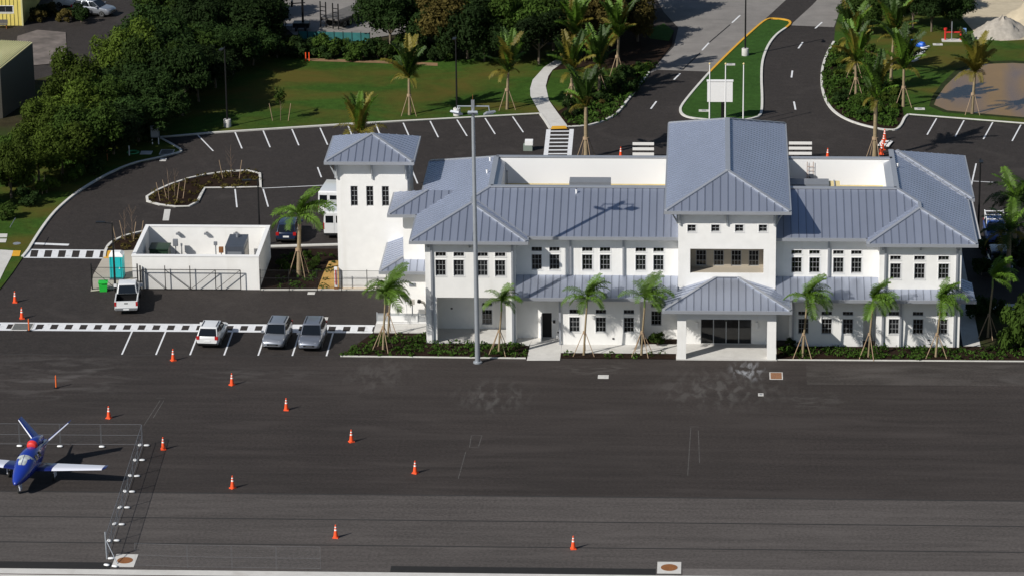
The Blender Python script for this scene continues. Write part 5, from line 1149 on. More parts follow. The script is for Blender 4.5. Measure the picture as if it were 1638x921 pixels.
# ================================================================== LIGHT JET
def make_jet(loc, rz):
    t = thing('light_jet', 'blue light jet with white wings, V tail and red engine cover', 'airplane', loc, rz)
    # local: nose at y=0, tail toward +y
    S = [(0, .04, .04, 1.02), (.18, .2, .18, 1.03), (.5, .36, .33, 1.08), (1.0, .52, .48, 1.16), (1.6, .66, .62, 1.27), (2.2, .76, .80, 1.42), (2.8, .81, .90, 1.50), (3.6, .82, .92, 1.53), (4.5, .74, .84, 1.52), (5.4, .54, .62, 1.50), (6.3, .34, .40, 1.52), (7.1, .2, .24, 1.56), (7.5, .1, .12, 1.58)]
    def ring(y, w, h, z, n=20): return [(w*cos(2*pi*k/n), y, z + h*sin(2*pi*k/n)) for k in range(n)]
    MB().loft([ring(*s) for s in S]).build('fuselage', plane_blue, t, True, 60)
    # windscreen: a band of the shell lifted 1.5 cm, upper part only
    g = MB(); n = 20; ss = [(1.62, .665, .63, 1.27), (1.9, .71, .72, 1.35), (2.2, .76, .80, 1.42), (2.55, .79, .865, 1.47)]
    for a0, a1 in ((12, 88), (92, 168)):
        m_ = 8; i0 = len(g.v)
        for (y, w, h, z) in ss:
            for k in range(m_ + 1):
                a = radians(a0 + (a1 - a0)*k/m_); g.v.append(((w + .018)*cos(a), y + (.35 if y < 2.5 else .12)*abs(cos(a))**2, z + (h + .018)*sin(a)))
        for j in range(len(ss) - 1):
            for k in range(m_): a = i0 + j*(m_+1) + k; g.f.append((a, a+1, a+m_+2, a+m_+1))
    g.build('windscreen', sunshade, t, True, 60)
    for s in (-1, 1):
        for j, y in enumerate((3.05, 3.75)):
            q = MB(); pts = []
            for yy, aa in ((y - .22, 18), (y + .22, 18), (y + .2, 42), (y - .2, 42)):
                a = radians(aa); pts.append((s*(.835*cos(a)), yy, 1.53 + .935*sin(a)))
            q.poly(pts).build('side_window', glass_car, t, True)
    # wings
    def foil(x, yle, chord, z, th):
        P = [(0, 0), (.08, .5), (.3, .62), (.65, .35), (1, .02), (.65, -.25), (.3, -.38), (.08, -.3)]
        return [(x, yle + chord*a, z + th*b) for a, b in P]
    for s in (-1, 1):
        wr = MB().loft([foil(s*.5, 2.75, 1.75, 1.0, .26), foil(s*1.85, 2.88, 1.5, 1.07, .2)]).build('wing_root', plane_dark, t, True, 40)
        MB().loft([foil(s*1.85, 2.88, 1.5, 1.07, .2), foil(s*5.6, 3.15, .95, 1.27, .11)]).build('wing', plane_white, t, True, 40)
        MB().loft([foil(s*5.6, 3.15, .95, 1.27, .11), foil(s*5.86, 3.45, .55, 1.33, .05)]).build('wing_tip', plane_dark, t, True, 40)
        # V tail
        def vf(x, yle, ch, z, th):
            P = [(0, 0), (.1, .5), (.35, .55), (1, 0), (.35, -.55), (.1, -.5)]; nn = Vector((-s*.66, 0, .75))
            return [Vector((x, yle + ch*a, z)) + nn*(th*b) for a, b in P]
        MB().loft([vf(s*.18, 5.9, 1.35, 1.7, .14), vf(s*1.95, 7.05, .75, 3.25, .07)]).build('tail_fin', plane_blue, t, True, 40)
        MB().loft([vf(s*.2, 5.885, .16, 1.72, .10), vf(s*1.93, 7.03, .13, 3.23, .06)]).build('fin_leading_edge', plane_white, t, True, 40)
    # engine pod on the back, red inlet cover
    MB().loft([ring(4.1, .30, .24, 2.42, 16), ring(4.35, .40, .34, 2.45, 16), ring(5.0, .42, .38, 2.42, 16), ring(5.8, .34, .33, 2.3, 16), ring(6.5, .22, .22, 2.18, 16)]).build('engine_pod', plane_blue, t, True, 50)
    MB().loft([ring(4.02, .30, .22, 2.42, 16), ring(4.08, .36, .28, 2.43, 16), ring(4.32, .41, .35, 2.45, 16)]).build('engine_cover', red_m, t, True, 50)
    MB().hexa([(-.3, 4.3, 2.0), (.3, 4.3, 2.0), (.2, 6.3, 1.8), (-.2, 6.3, 1.8)], [(-.3, 4.3, 2.35), (.3, 4.3, 2.35), (.2, 6.3, 2.2), (-.2, 6.3, 2.2)]).build('pylon', plane_dark, t, True)
    for x, y, r in ((0, .85, .2), (-1.72, 3.75, .24), (1.72, 3.75, .24)):
        lg = MB().tube((x, y + .05, r), (x*.97, y + .12, 1.05), .05, n=8).build('landing_gear', plane_white, t, True)
        w_ = car_wheel(lg, .0001 if x == 0 else x, y, r, .14); w_.location = (x, y, 0)
        MB().box(x*1.0 - .03 + (.1 if x >= 0 else -.1), x + .03 + (.1 if x >= 0 else -.1), y - .15, y + .3, r*1.2, .95).build('gear_door', plane_white, lg, True)
    return t
make_jet((-27.5, -33.35, 0), -.14)

# ================================================================== PLANTS
def leaf_quads(rng, pts, nrm, size, jit=.6, asp=1.7):
    n = len(pts); d = nrm + rng.normal(0, jit, (n, 3)); d /= np.linalg.norm(d, axis=1)[:, None] + 1e-9
    a = np.cross(d, rng.normal(0, 1, (n, 3))); a /= np.linalg.norm(a, axis=1)[:, None] + 1e-9
    b = np.cross(d, a); s = size*rng.uniform(.55, 1.35, n)[:, None]
    A = a*s*asp*.5; B = b*s*.5
    V = np.stack([pts - A, pts + B*.8 - A*.15, pts + A, pts - B*.8 - A*.15], 1).reshape(-1, 3)
    return V
def quads_mesh(name, V, m):
    me = bpy.data.meshes.new(name); n = len(V)//4
    me.vertices.add(n*4); me.vertices.foreach_set("co", np.asarray(V, np.float32).ravel())
    me.loops.add(n*4); me.loops.foreach_set("vertex_index", np.arange(n*4, dtype=np.int32))
    me.polygons.add(n); me.polygons.foreach_set("loop_start", np.arange(0, n*4, 4, dtype=np.int32))
    me.materials.append(m); me.update(calc_edges=True); me.validate(); return me
def crown_mesh(name, seed, rx, rz, n, leaf, m, lumps=11, zc=0.0, flat=.8, gap=.55):
    """many leaf faces on the shells of uneven lumps"""
    rng = np.random.default_rng(seed); C_ = []; R_ = []
    for k in range(lumps):
        th = rng.uniform(0, 2*pi); ph = rng.uniform(-.75, 1.1); rr = rng.uniform(.35, .95)
        C_.append((rx*rr*cos(th)*cos(ph), rx*rr*sin(th)*cos(ph), rz*rr*sin(ph)*flat + zc)); R_.append(rng.uniform(.18, .45)*rx)
    C_ = np.array(C_); R_ = np.array(R_); w_ = R_**2/np.sum(R_**2)
    i = rng.choice(lumps, n, p=w_); d = rng.normal(0, 1, (n, 3)); d /= np.linalg.norm(d, axis=1)[:, None]
    keep = (d[:, 2] > -.75); i = i[keep]; d = d[keep]
    # ragged: radius modulated by direction
    md = 1 + .22*np.sin(5*d[:, 0] + i)*np.cos(4*d[:, 1] - i) + .12*np.sin(11*d[:, 2] + 2*i)
    r = R_[i]*md*rng.uniform(gap, 1.08, len(i))**.6
    P = C_[i] + d*r[:, None]*np.array([1, 1, rz/rx*.9 + .1])
    return quads_mesh(name, leaf_quads(rng, P, d + np.array([0, 0, .35]), leaf), m)
def trunk_mesh(name, seed, h, r, spread, n=6):
    rng = random.Random(seed); mb = MB()
    mb.path([(0, 0, -.1), (rng.uniform(-.1, .1), rng.uniform(-.1, .1), h*.3), (rng.uniform(-.2, .2), rng.uniform(-.2, .2), h*.6), (rng.uniform(-.3, .3), rng.uniform(-.3, .3), h*.95)], [r, r*.8, r*.6, r*.25], 8)
    for k in range(n):
        a = 2*pi*k/n + rng.uniform(-.4, .4); z0 = h*rng.uniform(.3, .6); l = spread*rng.uniform(.6, 1)
        mb.path([(0, 0, z0), (cos(a)*l*.5, sin(a)*l*.5, z0 + l*.45), (cos(a)*l, sin(a)*l, z0 + l*.75)], [r*.45, r*.3, r*.1], 6)
    return mb.mesh(name, bark, 50)
TREES = []
for v in range(7):
    lm = LEAF[(0, 1, 0, 1, 2, 0, 3)[v]]
    TREES.append((trunk_mesh('trunk', 10 + v, 5.0, .16, 2.4), crown_mesh('crown', 30 + v, 3.2, 3.3, 11000, .21, lm, 22, 3.7)))
def tree(p, s, v, lab, grp, rz=None, zs=1.0, z=.05):
    t = thing('broadleaf_tree', lab, 'tree', (p[0], p[1], z), random.uniform(0, 6.28) if rz is None else rz, grp); t.scale = (s, s, s*zs)
    link('trunk', TREES[v][0], t, True); link('crown', TREES[v][1], t, True); return t
random.seed(11)
def tz(p): return G(*p)
wl_ = [((-30, 330), .75, 1), ((18, 318), .8, 4), ((62, 296), .85, 4), ((100, 282), .95, 4), ((140, 268), 1.0, 3), ((182, 248), 1.0, 0), ((222, 228), 1.05, 0), ((255, 208), 1.0, 5), ((292, 186), 1.05, 0), ((318, 164), .95, 5), ((345, 142), .9, 0), ((372, 122), .9, 0), ((405, 106), .85, 5),
       ((20, 262), .7, 3), ((68, 255), .9, 4), ((112, 236), 1.0, 4), ((158, 218), 1.05, 3), ((200, 200), 1.1, 0), ((240, 178), 1.1, 1), ((278, 156), 1.1, 0), ((312, 134), 1.05, 1), ((342, 112), 1.0, 5), ((378, 90), 1.0, 0), ((418, 84), .95, 5),
       ((120, 205), 1.0, 4), ((165, 180), 1.05, 3), ((205, 160), 1.1, 4), ((245, 138), 1.15, 0), ((285, 116), 1.1, 3), ((318, 92), 1.05, 0), ((352, 72), 1.0, 3), ((395, 62), 1.0, 5), ((430, 66), .9, 0),
       ((235, 100), 1.05, 3), ((275, 76), 1.1, 1), ((312, 58), 1.1, 0), ((350, 38), 1.05, 6), ((390, 34), 1.0, 0), ((420, 28), .9, 3), ((210, 128), .95, 4), ((300, 32), 1.1, 1), ((340, 8), 1.2, 0), ((390, 2), 1.1, 1)]
ROW = ['at the grassy edge of the left wood', 'in the second row of the left wood behind its edge trees', 'in the thick of the left wood', 'at the yard side of the left wood']
for i, (p, s, v) in enumerate(wl_):
    kind_ = 0 if v in (0, 5, 1) else (1 if v in (3, 4) else 2); row_ = 0 if i < 13 else 1 if i < 24 else 2 if i < 33 else 3
    tree(tz(p), s*.93, v, ['dense dark', 'lighter green', 'brownish'][kind_] + ' broadleaf tree ' + ROW[row_], ['dark', 'lighter', 'brownish'][kind_] + ' trees ' + ROW[row_], zs=random.uniform(.72, 1.2))
for i, (p, s, v) in enumerate([]):
    tree(tz(p), s*.93, v, ['dense dark broadleaf tree packed in the wood beside the yellow buildings', 'lighter green broadleaf tree packed in the wood beside the yellow buildings', 'brownish broadleaf tree packed in the wood beside the yellow buildings'][0 if v in (0, 5, 1) else (1 if v in (3, 4) else 2)], ['dark trees of the left wood', 'lighter trees of the left wood', 'brownish trees of the left wood'][0 if v in (0, 5, 1) else (1 if v in (3, 4) else 2)])
for i, (p, s, v) in enumerate([((625, 84), 1.2, 0), ((655, 66), 1.25, 1), ((690, 88), .95, 0), ((715, 92), 1.2, 6), ((748, 96), 1.15, 0), ((705, 40), 1.0, 1), ((795, 78), 1.25, 4), ((835, 90), 1.2, 3), ((775, 100), .8, 0), ((862, 104), 1.0, 0), ((885, 82), 1.25, 1), ((915, 90), 1.2, 6), ((950, 82), 1.25, 6), ((900, 60), 1.2, 3), ((860, 50), 1.3, 4), ((945, 45), 1.2, 6), ((820, 45), 1.2, 1), ((985, 66), 1.0, 0), ((1020, 68), .9, 6), ((1005, 40), 1.1, 3), ((1045, 20), 1.0, 3), ((780, 30), 1.1, 3)]):
    tree(tz(p), s*.92, v, ['dark broadleaf tree in the belt behind the lawn', 'pale green broadleaf tree in the belt behind the lawn', 'olive brown broadleaf tree in the belt behind the lawn'][0 if v in (0, 5, 1) else (1 if v in (3, 4) else 2)], ['dark trees behind the lawn', 'pale trees behind the lawn', 'olive trees behind the lawn'][0 if v in (0, 5, 1) else (1 if v in (3, 4) else 2)])
for i, (p, s, v) in enumerate([((1460, 48), 1.0, 0), ((1490, 52), .95, 0), ((1520, 46), .9, 5), ((1475, 20), 1.1, 1), ((1400, 20), 1.0, 3), ((1440, 10), 1.0, 4), ((1380, 60), .9, 1)]):
    tree(tz(p), s*.8, v, 'dark green tree beside the sand yard' if v in (0, 5, 1) else 'pale green tree by the old road bend', 'dark trees by the sand yard' if v in (0, 5, 1) else 'pale trees by the road bend')
# shrubs: low dense crowns
SHR = [crown_mesh('foliage', 60 + k, 1.0, .8, 1100, .17, LEAF[(0, 1, 2, 3)[k]], 9, .6) for k in range(4)]
STM = MB().path([(0, 0, -.05), (.05, 0, .4), (.0, .05, .8)], [.06, .05, .02], 6).path([(0, 0, .1), (-.2, .1, .7)], [.04, .015], 6).path([(0, 0, .1), (.2, -.15, .7)], [.04, .015], 6).mesh('stem', bark, 50)
def shrub(p, s, v, lab, grp, zs=1.0, z=.06):
    t = thing('shrub', lab, 'shrub', (p[0], p[1], z), random.uniform(0, 6.28), grp); t.scale = (s, s, s*zs)
    link('stem', STM, t, True); link('foliage', SHR[v], t, True); return t
for i in range(26):                                              # hedge line behind the lawn
    x = 432 + i*11.5; shrub(G(x, 90 + 4*sin(i*1.7) + i*.25), random.uniform(.9, 1.5), random.choice((0, 1, 1, 0)), 'wild shrub in the overgrown line at the back of the lawn', 'shrubs behind the lawn')
for p, s, v in [((10, 350), 1.0, 1), ((45, 330), 1.2, 0), ((75, 310), 1.1, 2), ((120, 290), 1.1, 1), ((150, 280), 1.2, 0), ((240, 228), 1.3, 0), ((15, 300), 1.3, 1), ((-10, 290), 1.4, 2)]:
    shrub(G(*p), s, v, 'low bush at the grassy foot of the left wood', 'bushes at the foot of the left wood')
for i in range(34):                                              # bed right of the sidewalk
    u = random.random(); q = random.random(); x = 905 + 120*u; y = 192 - 62*u + random.uniform(-26, 6) + 4
    shrub(G(x, y), random.uniform(.45, .8), random.choice((0, 1, 3, 0)), 'small dark shrub in the bed between sidewalk and road', 'shrubs in the bed by the sidewalk')
for i in range(46):
    x = random.uniform(1328, 1438); lo = 168 + (x - 1326)*.30; y = random.uniform(84 + max(0, (x-1400))*1.4, min(lo + 6, 202))
    shrub(G(x, y), random.uniform(.4, .75), random.choice((0, 1, 1, 2)), 'small green shrub in the planted curve east of the median', 'shrubs in the east bed')
for p, s in [((1010, 150), .9), ((1000, 128), 1.0), ((950, 130), .8)]: shrub(G(*p), s, 0, 'larger dark shrub by the leaning palms', 'larger shrubs by the palms')
for p, s, lab in [((1052, 553), .75, 'dark leafy shrub in the recess beside the portico'), ((1263, 556), .5, 'small dark shrub at the east foot of the portico')]: shrub(G(*p), s, 1, lab, None)
for i, (p, s, zs) in enumerate([((1622, 556), 1.15, 1.75), ((1648, 560), 1.25, 1.7), ((1632, 548), 1.1, 1.9)]): shrub(G(*p), s*1.25, 1, 'tall dense green shrub at the east end of the front bed', 'tall shrubs at the east bed end', zs)
for p in [(1570, 440), (1590, 436), (1610, 434), (1632, 430), (1580, 412), (1605, 410), (1630, 408), (1575, 505), (1595, 506), (1560, 510)]: shrub(G(*p), 1.0, 0, 'dark shrub in the shaded garden east of the terminal', 'shrubs in the shaded east garden', 1.1)
for p in [(105, 34), (118, 30), (130, 36), (70, 30), (80, 26), (62, 34)]: shrub(G(*p), 1.1, random.choice((0, 3)), 'shrub in the far yard planter beside the yellow building', 'shrubs by the yellow building')
for p in [(450, 428), (462, 436), (497, 432), (470, 418), (492, 415), (505, 424)]: shrub(G(*p), .5, 1, 'small shrub under the tall palm beside the enclosure', 'shrubs under the tall palm')

# ground cover (nobody could count it)
def cover_stuff(name, lab, polys, dens, size, z, m=cover_leaf, seed=3, clump=.35):
    rng = np.random.default_rng(seed); V = []
    for poly in polys:
        P = np.array([(p[0], p[1]) for p in poly]); lo = P.min(0); hi = P.max(0); n = int(dens*np.prod(hi - lo))
        q = rng.uniform(lo, hi, (n, 2)); ins = np.zeros(n, bool); j = len(P) - 1
        for i in range(len(P)):
            a, b = P[i], P[j]; c = ((a[1] > q[:, 1]) != (b[1] > q[:, 1])) & (q[:, 0] < (b[0]-a[0])*(q[:, 1]-a[1])/(b[1]-a[1] + 1e-12) + a[0]); ins ^= c; j = i
        q = q[ins]
        for c in q:
            k = 13; d = rng.normal(0, 1, (k, 3)); d[:, 2] = abs(d[:, 2]); d /= np.linalg.norm(d, axis=1)[:, None]; s = rng.uniform(.5, 1.2)*clump
            pts = np.array([c[0], c[1], z]) + d*s*np.array([1, 1, .9]); V.append(leaf_quads(rng, pts, d, size))
    me = quads_mesh(name, np.concatenate(V), m); o = link(name, me); o["kind"] = "stuff"; o["label"] = lab; return o
cover_stuff('ground_cover', 'low green ground cover planted in the beds along the terminal front', [LB, [(28.3, -3.0), (60, -2.9), (60, -.3), (28.3, -.2)]], 3.2, .16, .05)
cover_stuff('ground_cover', 'sparse low plants in the narrow front bed and the side bed by the tall palm', [[(11.1, -3.2), (20, -3.2), (20, -2.2), (11.1, -2.2)], [(-14.8, 13.2), (-9.5, 13.2), (-9.5, 22), (-14.8, 22)]], 1.2, .15, .06, seed=5)
cover_stuff('ground_cover', 'brown green low plants filling the kerbed parking islands', [[G(*p) for p in IL], [G(*p) for p in [(172, 400), (177, 392), (188, 385), (206, 378), (232, 372), (222, 398)]]], 1.6, .16, .06, MATS["leaf_brown"], seed=6, clump=.3)
cover_stuff('ground_cover', 'low planting in the road side beds', [[G(*p) for p in BL + [(1052, 100), (1000, 120), (940, 160)]], [G(*p) for p in [(1336, 72), (1325, 91), (1319, 115), (1319, 143), (1328, 166), (1344, 182), (1370, 194), (1430, 204), (1440, 160), (1400, 95)]]], 4.0, .22, .07, seed=7, clump=.45)
# bare young trees: thin whip stems with stakes
def sapling(p, lab, grp, h=2.6, leafy=False, n=5, z=.06):
    t = thing('young_tree', lab, 'tree', (p[0], p[1], z), 0, grp); rng = random.Random(int(p[0]*100)); mb = MB()
    mb.path([(0, 0, 0), (.03, 0, h*.5), (0, .05, h)], [.035, .025, .01], 6)
    for k in range(n*2): a = rng.uniform(0, 6.28); z0 = h*rng.uniform(.3, .85); mb.path([(0, 0, z0), (cos(a)*.25, sin(a)*.25, z0 + .35), (cos(a)*.45, sin(a)*.45, z0 + .75)], [.014, .01, .005], 4)
    mb.build('trunk', dry_twig, t, True)
    for s in (-1, 1): MB().tube((s*.75, -.15, -.05), (s*1.05, -.1, 1.75), .035, n=6).build('stake', wood, t, True)
    if leafy: rng2 = np.random.default_rng(int(p[1]*7) % 999); d = rng2.normal(0, 1, (420, 3)); d /= np.linalg.norm(d, axis=1)[:, None]; link('crown', quads_mesh('crown', leaf_quads(rng2, d*rng2.uniform(.2, 1, (420, 1))*np.array([.65, .65, 1.0]) + np.array([0, 0, h*.85]), d, .16), LEAF[1]), t, True)
    else:
        d_ = MB().lathe([(.55, 0), (.5, .04), (.1, .07)], 12).build('mulch_ring', mulch, t, True)
    return t
for p, lab in [((126, 274), 'bare staked sapling on the grass nearer the catch basin'), ((55, 311), 'bare staked sapling on the grass nearer the crosswalk')]: sapling(G(*p), lab, 'bare saplings by the curved kerb')
for p in [(280, 318), (270, 322), (370, 286), (200, 386), (212, 384)]: sapling(G(*p), 'bare whip sapling planted in a kerbed mulch island', 'bare saplings in the islands', 2.8)
sapling(G(449, 194), 'small leafy sapling with stakes on the lawn by the back kerb', None, 3.0, True)

# ------------------------------------------------------------------ palms
def frond_mesh(name, L, up, droop, m, seed, nl=25, lw=.06, ll=.74, vee=.45):
    """a pinnate leaf along +X: rib that rises and arches over, leaflets both sides"""
    rng = random.Random(seed); V = []; F = []; N_ = 14; pts = []; a = up; p = Vector((0, 0, 0)); pts.append(p.copy())
    for k in range(N_): a -= droop/N_*(.5 + 1.0*k/N_); p = p + Vector((cos(a), 0, sin(a)))*L/N_; pts.append(p.copy())
    def at(t): i = min(int(t*N_), N_ - 1); f = t*N_ - i; return pts[i].lerp(pts[i+1], f), (pts[i+1] - pts[i]).normalized()
    mb = MB(); mb.path([pts[i] for i in range(0, N_ + 1, 2)], [.04*(1 - .8*i/N_) for i in range(0, N_ + 1, 2)], 4)
    for k in range(nl):
        t = .10 + .9*k/(nl - 1); c, d = at(min(t, .999)); ln = ll*(.35 + .65*sin(pi*min(1, .12 + t*.86)))*rng.uniform(.85, 1.1)
        nrm = Vector((-d.z, 0, d.x))
        for s in (-1, 1):
            o = (Vector((0, s, 0))*.85 + d*.55 + nrm*vee*rng.uniform(.3, 1.0)).normalized(); w_ = d*lw*rng.uniform(.8, 1.25)*.5
            mid = c + o*ln*.55; tip = c + (o*ln + Vector((0, 0, -1))*ln*rng.uniform(.15, .6))
            i = len(mb.v); mb.v += [tuple(c - w_), tuple(c + w_), tuple(mid + w_*1.2), tuple(mid - w_*1.2), tuple(tip)]
            mb.f += [(i, i+1, i+2, i+3), (i+3, i+2, i+4)]
    return mb.mesh(name, m)
FR = {}
for key, m_ in (('g', frond_g), ('y', frond_y), ('d', frond_d)):
    FR[key] = [frond_mesh('frond', 2.6, 1.25, .9, m_, 1), frond_mesh('frond', 2.7, .85, 1.5, m_, 2), frond_mesh('frond', 2.5, .45, 1.6, m_, 3), frond_mesh('frond', 2.2, .05, 1.3, m_, 4), frond_mesh('frond', 3.6, 1.38, .55, m_, 5, 46, .07, .75, .7), frond_mesh('frond', 3.3, 1.05, .9, m_, 6, 44, .07, .75, .6)]
def palm(p, h, lab, grp, fr, stakes=3, shaft=True, r=.11, scale=1.0, z=.06, lean=0.0, name='palm_tree', seed=0, trunk_m=None, sl=1.9):
    """fr: list of (azimuth deg, mesh index, colour key, scale)"""
    t = thing(name, lab, 'palm tree', (p[0], p[1], z), 0, grp); rng = random.Random(seed)
    top = Vector((lean, 0, h))
    MB().path([(0, 0, -.08), (lean*.1, 0, h*.15), (lean*.45, 0, h*.55), tuple(top)], [r*1.35, r*1.05, r, r*.85], 10).build('trunk', trunk_m or palm_trunk, t, True, 50)
    if shaft: MB().path([tuple(top), tuple(top + Vector((.0, 0, .5))), tuple(top + Vector((0, 0, 1.0)))], [r*1.0, r*.95, r*.5], 8).build('crownshaft', crownshaft, t, True, 50)
    cz_ = top + Vector((0, 0, .8 if shaft else .0))
    for az, i, c, s in fr:
        o = link('frond', FR[c][i], t, True); o.location = cz_ + Vector((0, 0, rng.uniform(-.12, .12))); o.rotation_euler = (rng.uniform(-.25, .25), 0, radians(az + rng.uniform(-10, 10))); o.scale = (s*scale,)*3
    for k in range(stakes):
        a = 2*pi*k/stakes + .5 + rng.uniform(-.2, .2) + pi
        MB().tube((cos(a)*.95, sin(a)*.95, -.05), (cos(a)*r*1.2 + lean*.2, sin(a)*r*1.2, sl), .033, n=6).build('stake', wood, t, True)
    if stakes: MB().tube((lean*.18, 0, sl - .12), (lean*.2, 0, sl + .1), r*1.5, n=10).build('strap', wood, t, True)
    return t
def wind(seed, n=10, s=.78, bias=0, c='g', ups=3):
    """wind-swept crown: most fronds thrown to +X (the lee side)"""
    rng = random.Random(seed); out = []
    for k in range(ups): out.append((rng.uniform(-60, 60), 0, c, s*rng.uniform(.8, 1)))
    for k in range(n):
        az = rng.gauss(bias, 75); i = rng.choice((1, 1, 2, 2, 3)); out.append((az, i, c, s*rng.uniform(.8, 1.1)))
    return out
front = [((613, 560), 3.9, 'staked palm at the west corner of the front bed beside the parking stalls', 1), ((621, 538), 3.3, 'shorter staked palm close behind the corner palm by the slatted screen', 2), ((798, 566), 3.6, 'staked palm just east of the tall mast before the porch', 3), ((934, 568), 4.0, 'staked palm between the service walk and the ground floor windows', 4),
         ((1026, 568), 4.0, 'staked palm just west of the portico', 5), ((1284, 571), 4.1, 'staked palm just east of the portico', 6), ((1389, 571), 4.0, 'staked palm before the shaded recess of the east front', 7), ((1497, 571), 3.9, 'staked palm before the east wing windows', 8), ((1580, 540), 4.2, 'palm in the shaded garden beyond the east wing', 9)]
for p, h, lab, sd_ in front:
    palm(G(*p), h, lab, 'staked palms along the terminal front', wind(sd_, 13 if sd_ != 3 else 9, .95 if sd_ != 3 else .75, ups=7), 3 + sd_ % 2, True, .085, seed=sd_, lean=.25)
palm(G(478, 441), 4.6, 'tall leafy palm between the enclosure and the stair tower', 'tall lot palms', wind(21, 13, 1.25, 0, 'g', 6), 4, True, .17, seed=21, lean=.2, sl=2.3)
palm((-8.6, 36.5, 0), 6.6, 'yellowish palm rising behind the stair tower roof', 'tall lot palms', [(a, 4, 'y' if k % 2 else 'g', 1.05) for k, a in enumerate(range(0, 360, 36))] + [(a, 1, 'y', 1.0) for a in range(20, 360, 72)], 0, False, .16, seed=22)
def coco(seed, n=8, s=1.15, key='gyd', lower=3):
    """stiff young coconut palm: steep fronds, a few bent yellow ones"""
    rng = random.Random(seed); out = [(360*k/n + rng.uniform(-15, 15), 4, rng.choice('gddy'), s*rng.uniform(.85, 1.15)) for k in range(n)]
    for k in range(n//2): out.append((rng.uniform(0, 360), 5, rng.choice('gdy'), s*rng.uniform(.7, .95)))
    for k in range(lower): out.append((rng.uniform(0, 360), 2, 'y', s*rng.uniform(.6, .8)))
    return out
back = [((655, 185), 3.7, 'staked palm on the lawn nearer the stair tower', 3), ((811, 176), 3.7, 'staked palm on the lawn beside the sidewalk', 3), ((987, 122), 4.0, 'staked coconut palm with yellow fronds at the bed beside the old road', 3), ((917, 112), 3.6, 'thin palm with drooping crown behind the sidewalk bend', 0), ((915, 168), 3.2, 'staked palm in the bed beside the sidewalk', 3), ((958, 150), 2.6, 'short staked palm deep in the sidewalk bed', 3),
        ((1369, 158), 3.6, 'staked palm in the east bed nearest the median road', 3), ((1366, 124), 3.6, 'staked palm behind the first one in the east bed', 3), ((1445, 172), 3.8, 'palm at the lawn edge of the east bed beside the pond', 3), ((1425, 130), 4.4, 'palm standing in the middle of the east bed', 0), ((1555, 183), 4.0, 'staked coconut palm between the pond and the east stalls', 3), ((1372, 40), 4.6, 'palm beside the old road bend beyond the east bed', 0), ((1352, 20), 4.6, 'palm at the far roadside by the old road bend', 0)]
for i, (p, h, lab, st) in enumerate(back):
    palm(G(*p), h, lab, 'palms behind the terminal', coco(40 + i, 13, 1.12, lower=5), st, False, .14, seed=40 + i, lean=random.uniform(-.2, .2), sl=2.0)
palm((11.2, 51.0, 0), 4.9, 'broad palm rising right behind the terminal beside the crosswalk', 'palms behind the terminal', coco(61, 8, 1.05), 4, False, .2, seed=61)
palm((38.2, 51.4, 0), 5.6, 'broad palm rising behind the terminal beside the row of cones', 'palms behind the terminal', coco(62, 9, 1.15), 4, False, .2, seed=62)
for p, h, lab, s_ in [((1622, 408), 5.0, 'big full palm at the east lot edge beside the ladder-rack vehicle', 71), ((1648, 402), 4.6, 'second big palm at the east lot edge', 72), ((1612, 455), 4.6, 'brownish palm in the shaded east garden', 73)]:
    palm(G(*p), h, lab, 'palms at the east lot edge', [(k*33, k % 3, 'd' if k % 3 else 'g', 1.25) for k in range(11)] + [(k*60, 3, 'y' if s_ == 73 else 'd', 1.1) for k in range(5)], 0, False, .2, seed=s_)

# ================================================================== FAR BUILDINGS, YARD, SAND
def ribbed(mb, a, b, z0, z1, step=.35, dpt=.05, out=(0, -1)):
    pass
t = thing('yellow_building', 'yellow ribbed steel building with a white framed window at the far yard', 'building', (-53, 99, 0))
wx0, wx1, wy = -66.0, -50.55, 98.0
c0 = PY(-4, 21, wy); c1 = PY(20.5, 10, wy)
hole = (c0.x, c1.x, min(c0.z, c1.z), max(c0.z, c1.z))
wm = MB(); wall_xz(wm, wx0, wx1, 0, 6.0, wy, [hole], rec=.15); wm.poly([(wx1, wy, 0), (wx1, wy + 12, 0), (wx1, wy + 12, 6), (wx1, wy, 6)]); wm.build('wall', yellow_wall, t)
k = 0
x = wx0 + .2
while x < wx1 - .15:
    if not (hole[0] - .15 < x < hole[1] + .15): MB().box(x - .05, x + .05, wy - .05, wy, .02, 5.98).build('rib', yellow_wall, t)
    else: MB().box(x - .05, x + .05, wy - .05, wy, .02, hole[2] - .12).box(x - .05, x + .05, wy - .05, wy, hole[3] + .12, 5.98).build('rib', yellow_wall, t)
    x += .42
wd_ = window(t, *hole, wy, 2, 1, rec=.15, t=.08); MB().box(wx1 - .12, wx1 + .06, wy - .08, wy + .1, 0, 6.0).build('corner_trim', shed_roof, t); MB().box(wx0, wx1 + .2, wy - .3, wy + 12, 6.0, 6.2).build('roof', shed_roof, t)
b = G(4, 47); t = thing('outdoor_bench', 'small dark bench by the yellow building wall', 'bench', (b.x, b.y + .3, 0))
MB().box(-1.0, .5, -.25, .2, .42, .48).build('seat', steel_deck, t, True); MB().box(-1.0, .5, .2, .25, .5, .9).build('backrest', steel_deck, t, True)
for xx in (-.9, .4): MB().box(xx - .04, xx + .04, -.2, .2, 0, .42).build('leg', rust, t, True)
t = thing('metal_shed', 'long shed with cream ribbed roof and dark side wall at the left edge', 'shed', (-50, 76, 0))
zt = 5.6; ra, rb = G(52, 68, zt), G(-40, 145, zt - .3); 
c_ = [G(52, 68, zt), G(-60, 62, zt), G(-130, 125, zt - .5), G(0, 110, zt - .5)]
sh = MB().poly(c_).poly([v - Vector((0, 0, .12)) for v in c_][::-1]); sh.build('roof', shed_roof, t)
